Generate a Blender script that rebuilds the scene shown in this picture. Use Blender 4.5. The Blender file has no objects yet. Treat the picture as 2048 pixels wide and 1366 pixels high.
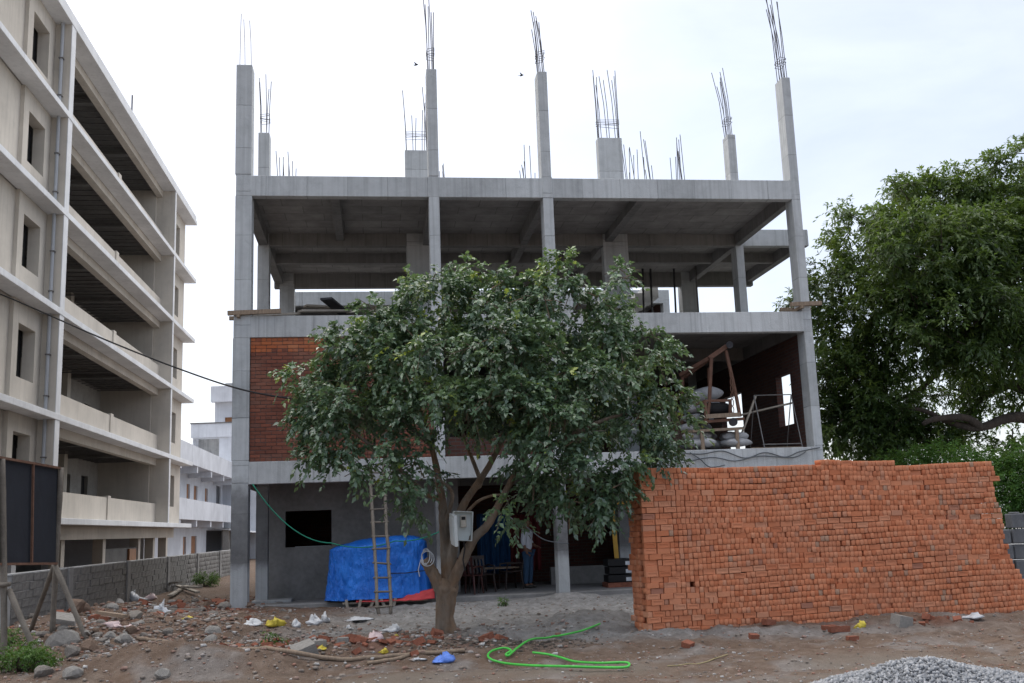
import bpy, math, random
import numpy as np
from mathutils import Vector, Matrix, Euler
random.seed(7); RNG = np.random.default_rng(11)
R = math.radians
scene = bpy.context.scene
COL = scene.collection

# ------------------------------------------------------------------ camera, sky, sun, exposure
F_PX, PITCH, ROLL, EYE = 2055.0, R(10.286), R(2.08), 1.6
cam_d = bpy.data.cameras.new('camera'); cam = bpy.data.objects.new('camera', cam_d); COL.objects.link(cam)
cam_d.sensor_width = 36.0; cam_d.lens = 36.0 * F_PX / 2048.0; cam_d.clip_end = 3000; cam_d.clip_start = 0.1
_U = Vector((0, -math.sin(PITCH), math.cos(PITCH))); _Rt = Vector((1, 0, 0)); _F = Vector((0, math.cos(PITCH), math.sin(PITCH)))
_cr = _Rt * math.cos(ROLL) - _U * math.sin(ROLL); _cu = _Rt * math.sin(ROLL) + _U * math.cos(ROLL)
cam.matrix_world = Matrix(((_cr.x, _cu.x, -_F.x, 0), (_cr.y, _cu.y, -_F.y, 0), (_cr.z, _cu.z, -_F.z, EYE), (0, 0, 0, 1)))
scene.camera = cam

SUN_EL, SUN_AZ = R(50), R(-26)          # azimuth from +Y, negative = to the left: the sun stands behind the building
world = bpy.data.worlds.new('World'); scene.world = world; world.use_nodes = True
wt = world.node_tree; wt.nodes.clear()
def nd(nt, typ, ins=None, **props):
    n = nt.nodes.new(typ)
    for k, v in props.items(): setattr(n, k, v)
    for k, v in (ins or {}).items():
        s = n.inputs[k]
        if isinstance(v, bpy.types.NodeSocket): nt.links.new(v, s)
        else: s.default_value = v
    return n
sky = nd(wt, 'ShaderNodeTexSky', sky_type='NISHITA', sun_disc=False, sun_elevation=SUN_EL, sun_rotation=SUN_AZ, air_density=1.0, dust_density=3.0, ozone_density=1.0, altitude=200)
wc = nd(wt, 'ShaderNodeTexCoord')
wn = nd(wt, 'ShaderNodeTexNoise', {'Vector': wc.outputs['Generated'], 'Scale': 2.2, 'Detail': 5.0, 'Roughness': 0.5})
wr = nd(wt, 'ShaderNodeMapRange', {0: wn.outputs[0], 1: 0.3, 2: 0.72, 3: 0.6, 4: 0.85})
SKY_STRENGTH = 0.085
wn2 = nd(wt, 'ShaderNodeTexNoise', {'Vector': nd(wt, 'ShaderNodeMapping', {'Vector': wc.outputs['Generated'], 'Scale': (1, 1, 2.4)}).outputs[0], 'Scale': 3.4, 'Detail': 6.0, 'Roughness': 0.55, 'Distortion': 0.3})
wcr = nd(wt, 'ShaderNodeValToRGB', {0: wn2.outputs[0]}); wcr.color_ramp.elements[0].position = .35; wcr.color_ramp.elements[0].color = (2.75 / 4.2, 2.98 / 4.2, 3.5 / 4.2, 1); wcr.color_ramp.elements[1].position = .68; wcr.color_ramp.elements[1].color = (3.6 / 4.2, 3.8 / 4.2, 1.0, 1)
wcl = nd(wt, 'ShaderNodeMixRGB', {'Fac': 1.0, 'Color1': wcr.outputs[0], 'Color2': (3.85, 3.85, 3.85, 1)}, blend_type='MULTIPLY').outputs[0]
wm = nd(wt, 'ShaderNodeMixRGB', {'Fac': wr.outputs[0], 'Color1': sky.outputs[0], 'Color2': wcl})
wb = nd(wt, 'ShaderNodeBackground', {'Color': wm.outputs[0], 'Strength': SKY_STRENGTH})
wo = nd(wt, 'ShaderNodeOutputWorld', {'Surface': wb.outputs[0]})

sun_d = bpy.data.lights.new('sun', 'SUN'); sun = bpy.data.objects.new('sun', sun_d); COL.objects.link(sun)
sun_d.energy = 1.5; sun_d.angle = R(130); sun_d.color = (1.0, 0.93, 0.83)
sdir = Vector((math.sin(SUN_AZ) * math.cos(SUN_EL), math.cos(SUN_AZ) * math.cos(SUN_EL), math.sin(SUN_EL)))
sun.rotation_euler = (-sdir).to_track_quat('-Z', 'Y').to_euler()
vs = scene.view_settings
vs.view_transform = 'Standard'; vs.look = 'None'; vs.gamma = 1.0; vs.use_curve_mapping = False; vs.exposure = 1.72

# ------------------------------------------------------------------ surveying helpers (photo pixel + known distance -> metres)
def ray(u, v):
    x = u - 1024; y = 683 - v; c, s = math.cos(ROLL), math.sin(ROLL)
    xr = c * x + s * y; yr = -s * x + c * y
    return np.array([xr, F_PX * math.cos(PITCH) - yr * math.sin(PITCH), F_PX * math.sin(PITCH) + yr * math.cos(PITCH)])
def at(u, v, Y):
    d = ray(u, v); p = d * Y / d[1]; p[2] += EYE; return p
def gnd(u, v, z=0.0):
    d = ray(u, v); p = d * (z - EYE) / d[2]; p[2] = z; return p
FD, FYAW = 23.92, R(7.73)
def fac(u, v, t=0.0):
    c, s = math.cos(FYAW), math.sin(FYAW); n = np.array([-s, c]); P0 = np.array([-t * s, FD + t * c])
    d = ray(u, v); k = (n @ P0) / (n @ d[:2]); p = d * k
    return float((p[:2] - P0) @ np.array([c, s])), float(t), float(p[2] + EYE)

# ------------------------------------------------------------------ numpy noise
_perm = RNG.random((256, 256))
def vnoise(x, y):
    xi = np.floor(x).astype(int); yi = np.floor(y).astype(int); fx = x - xi; fy = y - yi
    fx = fx * fx * (3 - 2 * fx); fy = fy * fy * (3 - 2 * fy)
    g = lambda a, b: _perm[a & 255, b & 255]
    return (g(xi, yi) * (1 - fx) + g(xi + 1, yi) * fx) * (1 - fy) + (g(xi, yi + 1) * (1 - fx) + g(xi + 1, yi + 1) * fx) * fy
def fbm(x, y, o=4, gain=0.5):
    s = 0; a = 1; t = 0
    for i in range(o):
        s = s + a * vnoise(x * 2 ** i + 17.3 * i, y * 2 ** i + 5.1 * i); t += a; a *= gain
    return s / t

# ------------------------------------------------------------------ mesh and object helpers
class MB:
    def __init__(s): s.v = []; s.f = []
    def add(s, vs, fs):
        o = len(s.v); s.v += [tuple(map(float, q)) for q in vs]; s.f += [tuple(o + i for i in q) for q in fs]; return s
    def box(s, x0, x1, y0, y1, z0, z1):
        return s.add([(x0, y0, z0), (x1, y0, z0), (x1, y1, z0), (x0, y1, z0), (x0, y0, z1), (x1, y0, z1), (x1, y1, z1), (x0, y1, z1)],
                     [(0, 3, 2, 1), (4, 5, 6, 7), (0, 1, 5, 4), (1, 2, 6, 5), (2, 3, 7, 6), (3, 0, 4, 7)])
    def obox(s, c, size, rot=(0, 0, 0)):
        m = Euler(rot).to_matrix(); h = [q / 2 for q in size]; c = Vector(c)
        vs = [c + m @ Vector((sx * h[0], sy * h[1], sz * h[2])) for sz in (-1, 1) for sx, sy in ((-1, -1), (1, -1), (1, 1), (-1, 1))]
        return s.add(vs, [(0, 3, 2, 1), (4, 5, 6, 7), (0, 1, 5, 4), (1, 2, 6, 5), (2, 3, 7, 6), (3, 0, 4, 7)])
    def bar(s, a, b, w, h=None):
        a = Vector(a); b = Vector(b); d = (b - a); L = d.length; d.normalize(); h = h or w
        up = Vector((0, 0, 1)) if abs(d.z) < 0.95 else Vector((0, 1, 0))
        r = d.cross(up).normalized(); u = r.cross(d)
        vs = [p + r * (sx * w / 2) + u * (sy * h / 2) for p in (a, b) for sx, sy in ((-1, -1), (1, -1), (1, 1), (-1, 1))]
        return s.add(vs, [(0, 1, 2, 3), (7, 6, 5, 4), (0, 4, 5, 1), (1, 5, 6, 2), (2, 6, 7, 3), (3, 7, 4, 0)])
    def tube(s, pts, rad, n=8, cap=True, jitter=0.0):
        pts = [Vector(p) for p in pts]; k = len(pts)
        if not hasattr(rad, '__len__'): rad = [rad] * k
        rings = []; prev = None
        for i, p in enumerate(pts):
            d = (pts[min(i + 1, k - 1)] - pts[max(i - 1, 0)]).normalized()
            if prev is None:
                r = d.orthogonal().normalized()
            else:
                r = (prev - d * prev.dot(d)); r = r.normalized() if r.length > 1e-6 else d.orthogonal().normalized()
            prev = r; u = d.cross(r); ring = []
            for j in range(n):
                a = 2 * math.pi * j / n; q = rad[i] * (1 + jitter * (random.random() - .5))
                ring.append(p + r * (math.cos(a) * q) + u * (math.sin(a) * q))
            rings.append(ring)
        o = []; fs = []
        for rg in rings: o += rg
        for i in range(k - 1):
            for j in range(n):
                fs.append((i * n + j, i * n + (j + 1) % n, (i + 1) * n + (j + 1) % n, (i + 1) * n + j))
        if cap:
            fs.append(tuple(reversed(range(n)))); fs.append(tuple((k - 1) * n + j for j in range(n)))
        return s.add(o, fs)
    def lathe(s, prof, n=16, c=(0, 0, 0)):
        o = []; fs = []
        for (r, z) in prof:
            for j in range(n):
                a = 2 * math.pi * j / n; o.append((c[0] + r * math.cos(a), c[1] + r * math.sin(a), c[2] + z))
        for i in range(len(prof) - 1):
            for j in range(n): fs.append((i * n + j, i * n + (j + 1) % n, (i + 1) * n + (j + 1) % n, (i + 1) * n + j))
        fs.append(tuple(reversed(range(n)))); fs.append(tuple((len(prof) - 1) * n + j for j in range(n)))
        return s.add(o, fs)
    def panel(s, axis, p0, p1, u0, u1, z0, z1, holes=()):
        """wall slab with rectangular openings. axis 'x': runs along x (u), thickness p0..p1 in y; axis 'y': runs along y, thickness in x"""
        us = sorted(set([u0, u1] + [q for h in holes for q in h[:2] if u0 < q < u1])); zs = sorted(set([z0, z1] + [q for h in holes for q in h[2:4] if z0 < q < z1]))
        def solid(i, j):
            if i < 0 or j < 0 or i >= len(us) - 1 or j >= len(zs) - 1: return False
            cu = (us[i] + us[i + 1]) / 2; cz = (zs[j] + zs[j + 1]) / 2
            return not any(h[0] < cu < h[1] and h[2] < cz < h[3] for h in holes)
        P = (lambda u, p, z: (u, p, z)) if axis == 'x' else (lambda u, p, z: (p, u, z))
        flip = axis != 'x'
        def q(a):
            s.add(a if not flip else a[::-1], [(0, 1, 2, 3)])
        for i in range(len(us) - 1):
            for j in range(len(zs) - 1):
                if not solid(i, j): continue
                a, b, c, d = us[i], us[i + 1], zs[j], zs[j + 1]
                q([P(a, p0, c), P(b, p0, c), P(b, p0, d), P(a, p0, d)]); q([P(b, p1, c), P(a, p1, c), P(a, p1, d), P(b, p1, d)])
                if not solid(i - 1, j): q([P(a, p1, c), P(a, p0, c), P(a, p0, d), P(a, p1, d)])
                if not solid(i + 1, j): q([P(b, p0, c), P(b, p1, c), P(b, p1, d), P(b, p0, d)])
                if not solid(i, j - 1): q([P(a, p0, c), P(a, p1, c), P(b, p1, c), P(b, p0, c)])
                if not solid(i, j + 1): q([P(a, p0, d), P(b, p0, d), P(b, p1, d), P(a, p1, d)])
        return s
    def mesh(s, name, smooth=False):
        m = bpy.data.meshes.new(name); m.from_pydata(s.v, [], s.f)
        if smooth: m.polygons.foreach_set('use_smooth', [True] * len(m.polygons))
        m.update(); return m
def np_mesh(name, V, Fc, smooth=False):
    """V (n,3), Fc (m,k) constant face size"""
    m = bpy.data.meshes.new(name); V = np.asarray(V, np.float32); Fc = np.asarray(Fc, np.int32); k = Fc.shape[1]
    m.vertices.add(len(V)); m.vertices.foreach_set('co', V.ravel())
    m.loops.add(Fc.size); m.loops.foreach_set('vertex_index', Fc.ravel())
    m.polygons.add(len(Fc)); m.polygons.foreach_set('loop_start', np.arange(0, Fc.size, k, dtype=np.int32)); m.polygons.foreach_set('loop_total', np.full(len(Fc), k, np.int32))
    m.update(calc_edges=True)
    if smooth: m.polygons.foreach_set('use_smooth', np.ones(len(Fc), bool))
    return m
def fattr(m, name, vals, domain='FACE'):
    a = m.attributes.new(name, 'FLOAT', domain); a.data.foreach_set('value', np.asarray(vals, np.float32))
def tag(o, label=None, cat=None, group=None, kind=None):
    if label: o['label'] = label
    if cat: o['category'] = cat
    if group: o['group'] = group
    if kind: o['kind'] = kind
    return o
def obj(name, data, material=None, parent=None, loc=None, rot=None, bevel=0, smooth=False):
    if isinstance(data, MB): data = data.mesh(name, smooth)
    o = bpy.data.objects.new(name, data); COL.objects.link(o)
    if material and data and not data.materials: data.materials.append(material)
    if parent: o.parent = parent
    if loc is not None: o.location = [float(q) for q in loc]
    if rot is not None: o.rotation_euler = rot
    if bevel:
        b = o.modifiers.new('bevel', 'BEVEL'); b.width = bevel; b.segments = 1; b.limit_method = 'ANGLE'
    return o
def thing(name, label, cat, loc=(0, 0, 0), rotz=0.0, group=None):
    o = bpy.data.objects.new(name, None); COL.objects.link(o); o.location = [float(q) for q in loc]; o.rotation_euler = (0, 0, rotz); o.empty_display_size = .2
    return tag(o, label, cat, group)

# ------------------------------------------------------------------ materials
def new_mat(name):
    m = bpy.data.materials.new(name); m.use_nodes = True; nt = m.node_tree; nt.nodes.clear()
    out = nt.nodes.new('ShaderNodeOutputMaterial'); b = nt.nodes.new('ShaderNodeBsdfPrincipled'); nt.links.new(b.outputs[0], out.inputs[0])
    return m, nt, b, out
def C(*c): return (c[0], c[1], c[2], 1)
def ramp(nt, fac_, stops):
    n = nt.nodes.new('ShaderNodeValToRGB'); nt.links.new(fac_, n.inputs[0]); e = n.color_ramp.elements
    while len(e) < len(stops): e.new(.5)
    for i, (p, c) in enumerate(stops): e[i].position = p; e[i].color = C(*c) if len(c) == 3 else c
    return n.outputs[0]
def noise(nt, vec, scale, detail=4, rough=.55, dist=0):
    return nd(nt, 'ShaderNodeTexNoise', {'Vector': vec, 'Scale': scale, 'Detail': detail, 'Roughness': rough, 'Distortion': dist}).outputs[0]
def scaled(nt, vec, s, loc=(0, 0, 0)):
    return nd(nt, 'ShaderNodeMapping', {'Vector': vec, 'Scale': s, 'Location': loc}).outputs[0]
def math_(nt, op, a, b=0.0, c=0.0):
    return nd(nt, 'ShaderNodeMath', {0: a, 1: b, 2: c}, operation=op).outputs[0]
def mixc(nt, f, a, b, mode='MIX'):
    return nd(nt, 'ShaderNodeMixRGB', {'Fac': f, 'Color1': a, 'Color2': b}, blend_type=mode).outputs[0]
def bump(nt, b, h, strength=.3, dist=.02):
    n = nd(nt, 'ShaderNodeBump', {'Height': h, 'Strength': strength, 'Distance': dist}); nt.links.new(n.outputs[0], b.inputs['Normal'])
def plain(name, col, rough=.8, var=.25, scale=3.0, bumpk=.15, metallic=0.0, spec=.3, stretch=(1, 1, 1)):
    m, nt, b, _ = new_mat(name); tc = nd(nt, 'ShaderNodeTexCoord').outputs['Object']; v = scaled(nt, tc, stretch)
    n1 = noise(nt, v, scale, 6, .6); n2 = noise(nt, v, scale * 9, 4, .6)
    f = math_(nt, 'ADD', math_(nt, 'MULTIPLY', n1, .65), math_(nt, 'MULTIPLY', n2, .35))
    lo = [q * (1 - var) for q in col]; hi = [min(1, q * (1 + var)) for q in col]
    nt.links.new(ramp(nt, f, [(.3, lo), (.7, hi)]), b.inputs['Base Color']); b.inputs['Roughness'].default_value = rough
    b.inputs['Metallic'].default_value = metallic; b.inputs['Specular IOR Level'].default_value = spec
    if bumpk: bump(nt, b, n2, bumpk, .02)
    return m
def paint(name, col):
    m, nt, b, _ = new_mat(name); tc = nd(nt, 'ShaderNodeTexCoord').outputs['Object']
    big = noise(nt, tc, .7, 5, .6); st = nd(nt, 'ShaderNodeMapRange', {0: noise(nt, scaled(nt, tc, (4, 4, .25)), 1.5, 4, .6), 1: .5, 2: .75, 3: 0, 4: .38}).outputs[0]; fine = noise(nt, tc, 14, 4, .6)
    c = ramp(nt, big, [(.3, [q * .84 for q in col]), (.7, [min(1, q * 1.1) for q in col])]); c = mixc(nt, st, c, C(*[q * .62 for q in col]))
    c = mixc(nt, nd(nt, 'ShaderNodeMapRange', {0: noise(nt, tc, 2.6, 5, .65), 1: .58, 2: .72, 3: 0, 4: .35}).outputs[0], c, C(*[q * .72 for q in col]))
    nt.links.new(c, b.inputs['Base Color']); b.inputs['Roughness'].default_value = .92; b.inputs['Specular IOR Level'].default_value = .2; bump(nt, b, fine, .2, .02); return m
def concrete(name, base, axis=None, spacing=1.0, jw=.012, damp=False, streak=.5):
    m, nt, b, _ = new_mat(name); tc = nd(nt, 'ShaderNodeTexCoord').outputs['Object']
    big = noise(nt, tc, .9, 5, .6, .4); mid = noise(nt, tc, 5, 6, .65); fine = noise(nt, tc, 40, 4, .7)
    st = noise(nt, scaled(nt, tc, (7, 7, .35)), 1.6, 4, .6)
    f = math_(nt, 'ADD', math_(nt, 'MULTIPLY', big, .45), math_(nt, 'ADD', math_(nt, 'MULTIPLY', mid, .3), math_(nt, 'MULTIPLY', st, .25)))
    lo = [q * .62 for q in base]; hi = [q * 1.28 for q in base]
    col = ramp(nt, f, [(.33, lo), (.5, base), (.68, hi)])
    if streak:
        s2 = nd(nt, 'ShaderNodeMapRange', {0: noise(nt, scaled(nt, tc, (11, 11, .22), (3, 1, 0)), 1.1, 3, .5), 1: .52, 2: .72, 3: 0, 4: streak}).outputs[0]
        col = mixc(nt, s2, col, C(*[q * .45 for q in base]))
    # pale cement runs, dark damp patches and pin holes
    wr_ = nd(nt, 'ShaderNodeMapRange', {0: noise(nt, scaled(nt, tc, (9, 9, .3), (7, 3, 2)), 1.3, 4, .6), 1: .6, 2: .74, 3: 0, 4: .45}).outputs[0]; col = mixc(nt, wr_, col, C(*[min(1, q * 1.55) for q in base]))
    dp_ = nd(nt, 'ShaderNodeMapRange', {0: noise(nt, tc, 1.6, 6, .7, .8), 1: .57, 2: .7, 3: 0, 4: .5}).outputs[0]; col = mixc(nt, dp_, col, C(*[q * .55 for q in base]))
    ph_ = nd(nt, 'ShaderNodeMapRange', {0: noise(nt, tc, 26, 3, .6), 1: .3, 2: .24, 3: 0, 4: .6}).outputs[0]; col = mixc(nt, ph_, col, C(*[q * .35 for q in base]))
    hgt = math_(nt, 'ADD', math_(nt, 'MULTIPLY', mid, .4), math_(nt, 'MULTIPLY', fine, .6))
    if axis is not None:
        sx = nd(nt, 'ShaderNodeSeparateXYZ', {0: tc}).outputs
        c = math_(nt, 'ADD', sx[axis], math_(nt, 'MULTIPLY', noise(nt, tc, 3, 3), .05))
        fr = math_(nt, 'FRACT', math_(nt, 'DIVIDE', c, spacing)); j = math_(nt, 'LESS_THAN', fr, jw / spacing)
        j = math_(nt, 'MULTIPLY', j, nd(nt, 'ShaderNodeMapRange', {0: noise(nt, tc, 1.7, 3), 1: .35, 2: .6, 3: .25, 4: .85}).outputs[0])
        col = mixc(nt, j, col, C(*[q * .3 for q in base])); hgt = math_(nt, 'SUBTRACT', hgt, math_(nt, 'MULTIPLY', j, .8))
        cell = math_(nt, 'FLOOR', math_(nt, 'DIVIDE', c, spacing))
        w = nd(nt, 'ShaderNodeTexWhiteNoise', {'W': cell}, noise_dimensions='1D').outputs[0]
        col = mixc(nt, .34, col, ramp(nt, w, [(0, [q * .72 for q in base]), (1, [min(1, q * 1.3) for q in base])]))
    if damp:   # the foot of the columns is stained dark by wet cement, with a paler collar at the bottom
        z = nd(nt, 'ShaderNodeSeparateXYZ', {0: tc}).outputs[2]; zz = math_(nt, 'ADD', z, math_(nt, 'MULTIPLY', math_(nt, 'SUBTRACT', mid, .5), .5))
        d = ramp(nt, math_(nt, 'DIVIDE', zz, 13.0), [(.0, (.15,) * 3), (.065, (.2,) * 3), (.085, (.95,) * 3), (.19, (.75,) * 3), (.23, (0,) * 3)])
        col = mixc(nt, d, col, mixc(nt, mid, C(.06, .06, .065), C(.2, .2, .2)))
    nt.links.new(col, b.inputs['Base Color']); b.inputs['Roughness'].default_value = .92; b.inputs['Specular IOR Level'].default_value = .2
    bump(nt, b, hgt, .7, .02)
    return m
M = {}
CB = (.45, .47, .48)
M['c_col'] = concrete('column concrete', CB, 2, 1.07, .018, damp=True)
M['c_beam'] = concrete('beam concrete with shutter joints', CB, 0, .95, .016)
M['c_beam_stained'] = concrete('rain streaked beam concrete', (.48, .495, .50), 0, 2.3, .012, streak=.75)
M['c_tbeam_shaded'] = concrete('cross beam concrete', (.22, .22, .22), 1, .95, .016)  # darker copy of the beam concrete, shade under the floors put into colour
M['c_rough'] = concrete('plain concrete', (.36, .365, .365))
M['c_in_shaded'] = concrete('inner beam concrete', (.23, .23, .225), 0, .95, .016)  # same concrete as the facade beams, darkened to stand for indoor shade
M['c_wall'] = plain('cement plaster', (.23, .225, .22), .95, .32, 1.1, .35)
M['c_block'] = None
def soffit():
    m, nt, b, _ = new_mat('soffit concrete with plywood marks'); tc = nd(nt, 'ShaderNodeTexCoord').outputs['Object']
    br = nd(nt, 'ShaderNodeTexBrick', {'Vector': tc, 'Color1': C(.23, .225, .22), 'Color2': C(.36, .35, .345), 'Mortar': C(.08, .08, .08), 'Scale': 1.0, 'Mortar Size': .012, 'Brick Width': 1.0, 'Row Height': .62}).outputs[0]  # plywood marks are real; base tone lowered to stand for shade under slabs
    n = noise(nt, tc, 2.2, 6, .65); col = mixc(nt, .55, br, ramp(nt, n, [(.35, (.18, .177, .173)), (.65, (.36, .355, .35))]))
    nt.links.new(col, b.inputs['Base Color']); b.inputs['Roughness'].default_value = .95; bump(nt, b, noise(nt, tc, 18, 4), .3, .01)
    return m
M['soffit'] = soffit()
def brick_mat(name, stops, attr=None, vary=.3):
    m, nt, b, _ = new_mat(name); tc = nd(nt, 'ShaderNodeTexCoord').outputs['Object']
    r = nd(nt, 'ShaderNodeAttribute', attribute_name=attr).outputs['Fac'] if attr else nd(nt, 'ShaderNodeObjectInfo').outputs['Random']
    geo = nd(nt, 'ShaderNodeNewGeometry').outputs['Position']
    n = noise(nt, geo, 26, 5, .65); n2 = noise(nt, geo, 1.3, 4, .6)
    col = ramp(nt, r, stops); col = mixc(nt, math_(nt, 'MULTIPLY', n, .9), col, mixc(nt, .5, col, C(.38, .14, .075)), 'MIX')
    col = mixc(nt, nd(nt, 'ShaderNodeMapRange', {0: n2, 1: .45, 2: .75, 3: 0, 4: vary}).outputs[0], col, C(.36, .20, .14))
    nt.links.new(col, b.inputs['Base Color']); b.inputs['Roughness'].default_value = .95; b.inputs['Specular IOR Level'].default_value = .15
    bump(nt, b, n, .5, .008)
    return m
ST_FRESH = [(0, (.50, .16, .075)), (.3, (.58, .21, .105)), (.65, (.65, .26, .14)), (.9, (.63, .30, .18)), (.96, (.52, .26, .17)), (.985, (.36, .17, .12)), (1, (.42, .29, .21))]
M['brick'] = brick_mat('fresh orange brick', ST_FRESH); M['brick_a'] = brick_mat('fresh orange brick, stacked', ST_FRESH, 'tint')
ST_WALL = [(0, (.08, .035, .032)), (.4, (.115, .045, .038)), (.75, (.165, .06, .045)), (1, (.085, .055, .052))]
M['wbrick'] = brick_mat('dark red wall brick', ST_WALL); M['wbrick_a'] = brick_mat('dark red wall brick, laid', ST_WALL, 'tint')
ST_TOP = [(0, (.33, .09, .035)), (.5, (.42, .13, .05)), (.8, (.2, .06, .04)), (1, (.48, .17, .07))]
M['tbrick'] = brick_mat('orange wall brick', ST_TOP)
M['mortar'] = plain('grey mortar', (.12, .105, .098), .95, .35, 4, .3)
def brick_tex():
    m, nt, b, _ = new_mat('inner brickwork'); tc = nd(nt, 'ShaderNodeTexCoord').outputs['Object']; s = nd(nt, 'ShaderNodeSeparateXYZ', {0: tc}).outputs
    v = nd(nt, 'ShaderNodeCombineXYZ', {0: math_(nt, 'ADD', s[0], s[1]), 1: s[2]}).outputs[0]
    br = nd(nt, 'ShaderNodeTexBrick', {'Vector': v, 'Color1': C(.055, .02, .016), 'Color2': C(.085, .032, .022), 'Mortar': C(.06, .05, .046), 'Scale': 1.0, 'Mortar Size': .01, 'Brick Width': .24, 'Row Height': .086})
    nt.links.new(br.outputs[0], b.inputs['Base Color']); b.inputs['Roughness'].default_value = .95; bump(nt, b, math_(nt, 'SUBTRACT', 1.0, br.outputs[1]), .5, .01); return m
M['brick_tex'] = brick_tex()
M['steel'] = plain('rebar steel', (.09, .085, .09), .6, .3, 8, .1, .5)
M['rust'] = plain('rusty steel', (.14, .075, .052), .85, .4, 6, .3)
M['dark_steel'] = plain('dark steel', (.045, .045, .05), .6, .3, 5, .1, .3)
M['grey_steel'] = plain('grey steel', (.17, .165, .165), .5, .3, 5, .1, .5)
M['wood'] = plain('weathered wood', (.25, .19, .14), .9, .4, 5, .4, stretch=(6, 6, .8))
M['bamboo'] = plain('weathered bamboo', (.15, .132, .112), .8, .35, 5, .2)
M['plank'] = plain('grey plank', (.3, .27, .23), .9, .35, 4, .3)
M['sack'] = plain('white woven sack', (.36, .365, .375), .75, .3, 5, .5)
M['beige'] = paint('beige wall paint', (.565, .52, .455))
M['lightpaint'] = paint('pale band paint', (.72, .73, .74))
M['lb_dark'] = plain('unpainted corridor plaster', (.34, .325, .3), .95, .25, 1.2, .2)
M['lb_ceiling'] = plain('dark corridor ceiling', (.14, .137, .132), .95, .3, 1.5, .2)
M['white_wall'] = paint('white house paint', (.64, .66, .70))
M['leaf_goods'] = plain('green goods', (.08, .2, .06), .7, .4, 6, .1)
M['pipe'] = plain('grey plastic pipe', (.4, .42, .45), .5, .1, 3, .02)
M['door_wood'] = plain('brown door', (.28, .13, .06), .7, .25, 4, .1)
M['dark_pane'] = plain('dark window', (.02, .022, .025), .2, .2, 2, 0, spec=.5)
M['black'] = plain('black', (.012, .012, .013), .6, .3, 3, .1)
M['panel_blue'] = plain('dark slate hoarding sheet', (.016, .019, .027), .7, .25, 2.5, .05)
M['green_hose'] = plain('bright green hose', (.065, .47, .065), .5, .22, 5, .1, spec=.4)
M['rope'] = plain('green rope', (.02, .22, .14), .7, .2, 9, .2)
M['cable'] = plain('black cable', (.02, .02, .022), .6, .2, 5, .05)
M['grey_cable'] = plain('grey cable', (.11, .12, .13), .6, .2, 5, .05)
M['meter'] = plain('pale grey plastic', (.6, .64, .64), .45, .08, 5, .05, spec=.4)
M['yellow'] = plain('yellow paint', (.5, .3, .06), .7, .25, 5, .2)
M['plastic_white'] = plain('white plastic bag', (.52, .54, .57), .45, .3, 7, .4, spec=.5)
M['straw'] = plain('dry straw', (.36, .3, .16), .8, .3, 9, .2)
M['plastic_yellow'] = plain('yellow wrapper', (.62, .5, .07), .5, .25, 8, .4)
M['plastic_blue'] = plain('blue polythene', (.12, .24, .70), .4, .2, 7, .4)
M['plastic_pink'] = plain('pale pink wrapper', (.6, .47, .47), .5, .2, 7, .4)
M['red_cloth'] = plain('red sheet', (.5, .055, .06), .7, .25, 5, .4)
M['chair_red'] = plain('maroon plastic chair', (.06, .018, .014), .4, .2, 5, .05, spec=.5)
M['chair_dark'] = plain('dark brown plastic chair', (.025, .014, .012), .4, .2, 5, .05, spec=.5)
M['curtain_blue'] = plain('blue curtain cloth', (.012, .06, .15), .8, .2, 4, .3)
M['curtain_red'] = plain('dark red curtain cloth', (.09, .012, .014), .8, .2, 4, .3)
M['green_board'] = plain('green board', (.02, .075, .055), .7, .2, 4, .1)
M['stone'] = plain('grey rubble stone', (.215, .195, .175), .95, .4, 9, .6)
M['stone_brown'] = plain('brown rubble stone', (.2, .14, .105), .95, .35, 9, .6)
M['lump'] = plain('pale concrete lump', (.29, .275, .255), .95, .25, 9, .6)
M['brick_rubble'] = plain('broken brick', (.25, .095, .06), .95, .45, 12, .5)
M['moulds'] = plain('dark grey concrete blocks', (.12, .125, .135), .8, .3, 6, .3)
M['skin'] = plain('skin', (.17, .09, .06), .6, .1, 6, .05)
M['hair'] = plain('black hair', (.012, .01, .009), .6, .2, 20, .3)
M['shirt'] = plain('white shirt', (.55, .57, .63), .85, .08, 6, .25)
M['jeans'] = plain('blue jeans', (.035, .075, .14), .9, .2, 12, .2)
M['shoe'] = plain('shoe', (.05, .045, .04), .6, .2, 6, .1)
def tarp_mat():
    m, nt, b, _ = new_mat('blue tarpaulin'); tc = nd(nt, 'ShaderNodeTexCoord').outputs['Object']
    n = noise(nt, tc, 2.5, 5, .6); f = noise(nt, scaled(nt, tc, (1, 1, .4)), 12, 4, .6, 1.2)
    nt.links.new(ramp(nt, n, [(.3, (.006, .12, .55)), (.7, (.014, .21, .80))]), b.inputs['Base Color']); b.inputs['Roughness'].default_value = .38; b.inputs['Specular IOR Level'].default_value = .5
    bump(nt, b, f, .9, .06); return m
M['tarp'] = tarp_mat()
def bark_mat(name, a, c):
    m, nt, b, _ = new_mat(name); tc = nd(nt, 'ShaderNodeTexCoord').outputs['Object']; v = scaled(nt, tc, (1, 1, .3))
    n = noise(nt, v, 9, 6, .65, .5); big = noise(nt, tc, 2.2, 4, .6)
    nt.links.new(mixc(nt, nd(nt, 'ShaderNodeMapRange', {0: big, 1: .4, 2: .65}).outputs[0], ramp(nt, n, [(.3, [q * .5 for q in a]), (.7, a)]), ramp(nt, n, [(.3, [q * .5 for q in c]), (.7, c)])), b.inputs['Base Color'])
    b.inputs['Roughness'].default_value = .95; bump(nt, b, n, 1.0, .05); return m
M['bark'] = bark_mat('brown grey bark', (.23, .195, .16), (.26, .165, .1))
M['bark_dark'] = bark_mat('dark bark', (.07, .055, .045), (.09, .065, .05))
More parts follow.
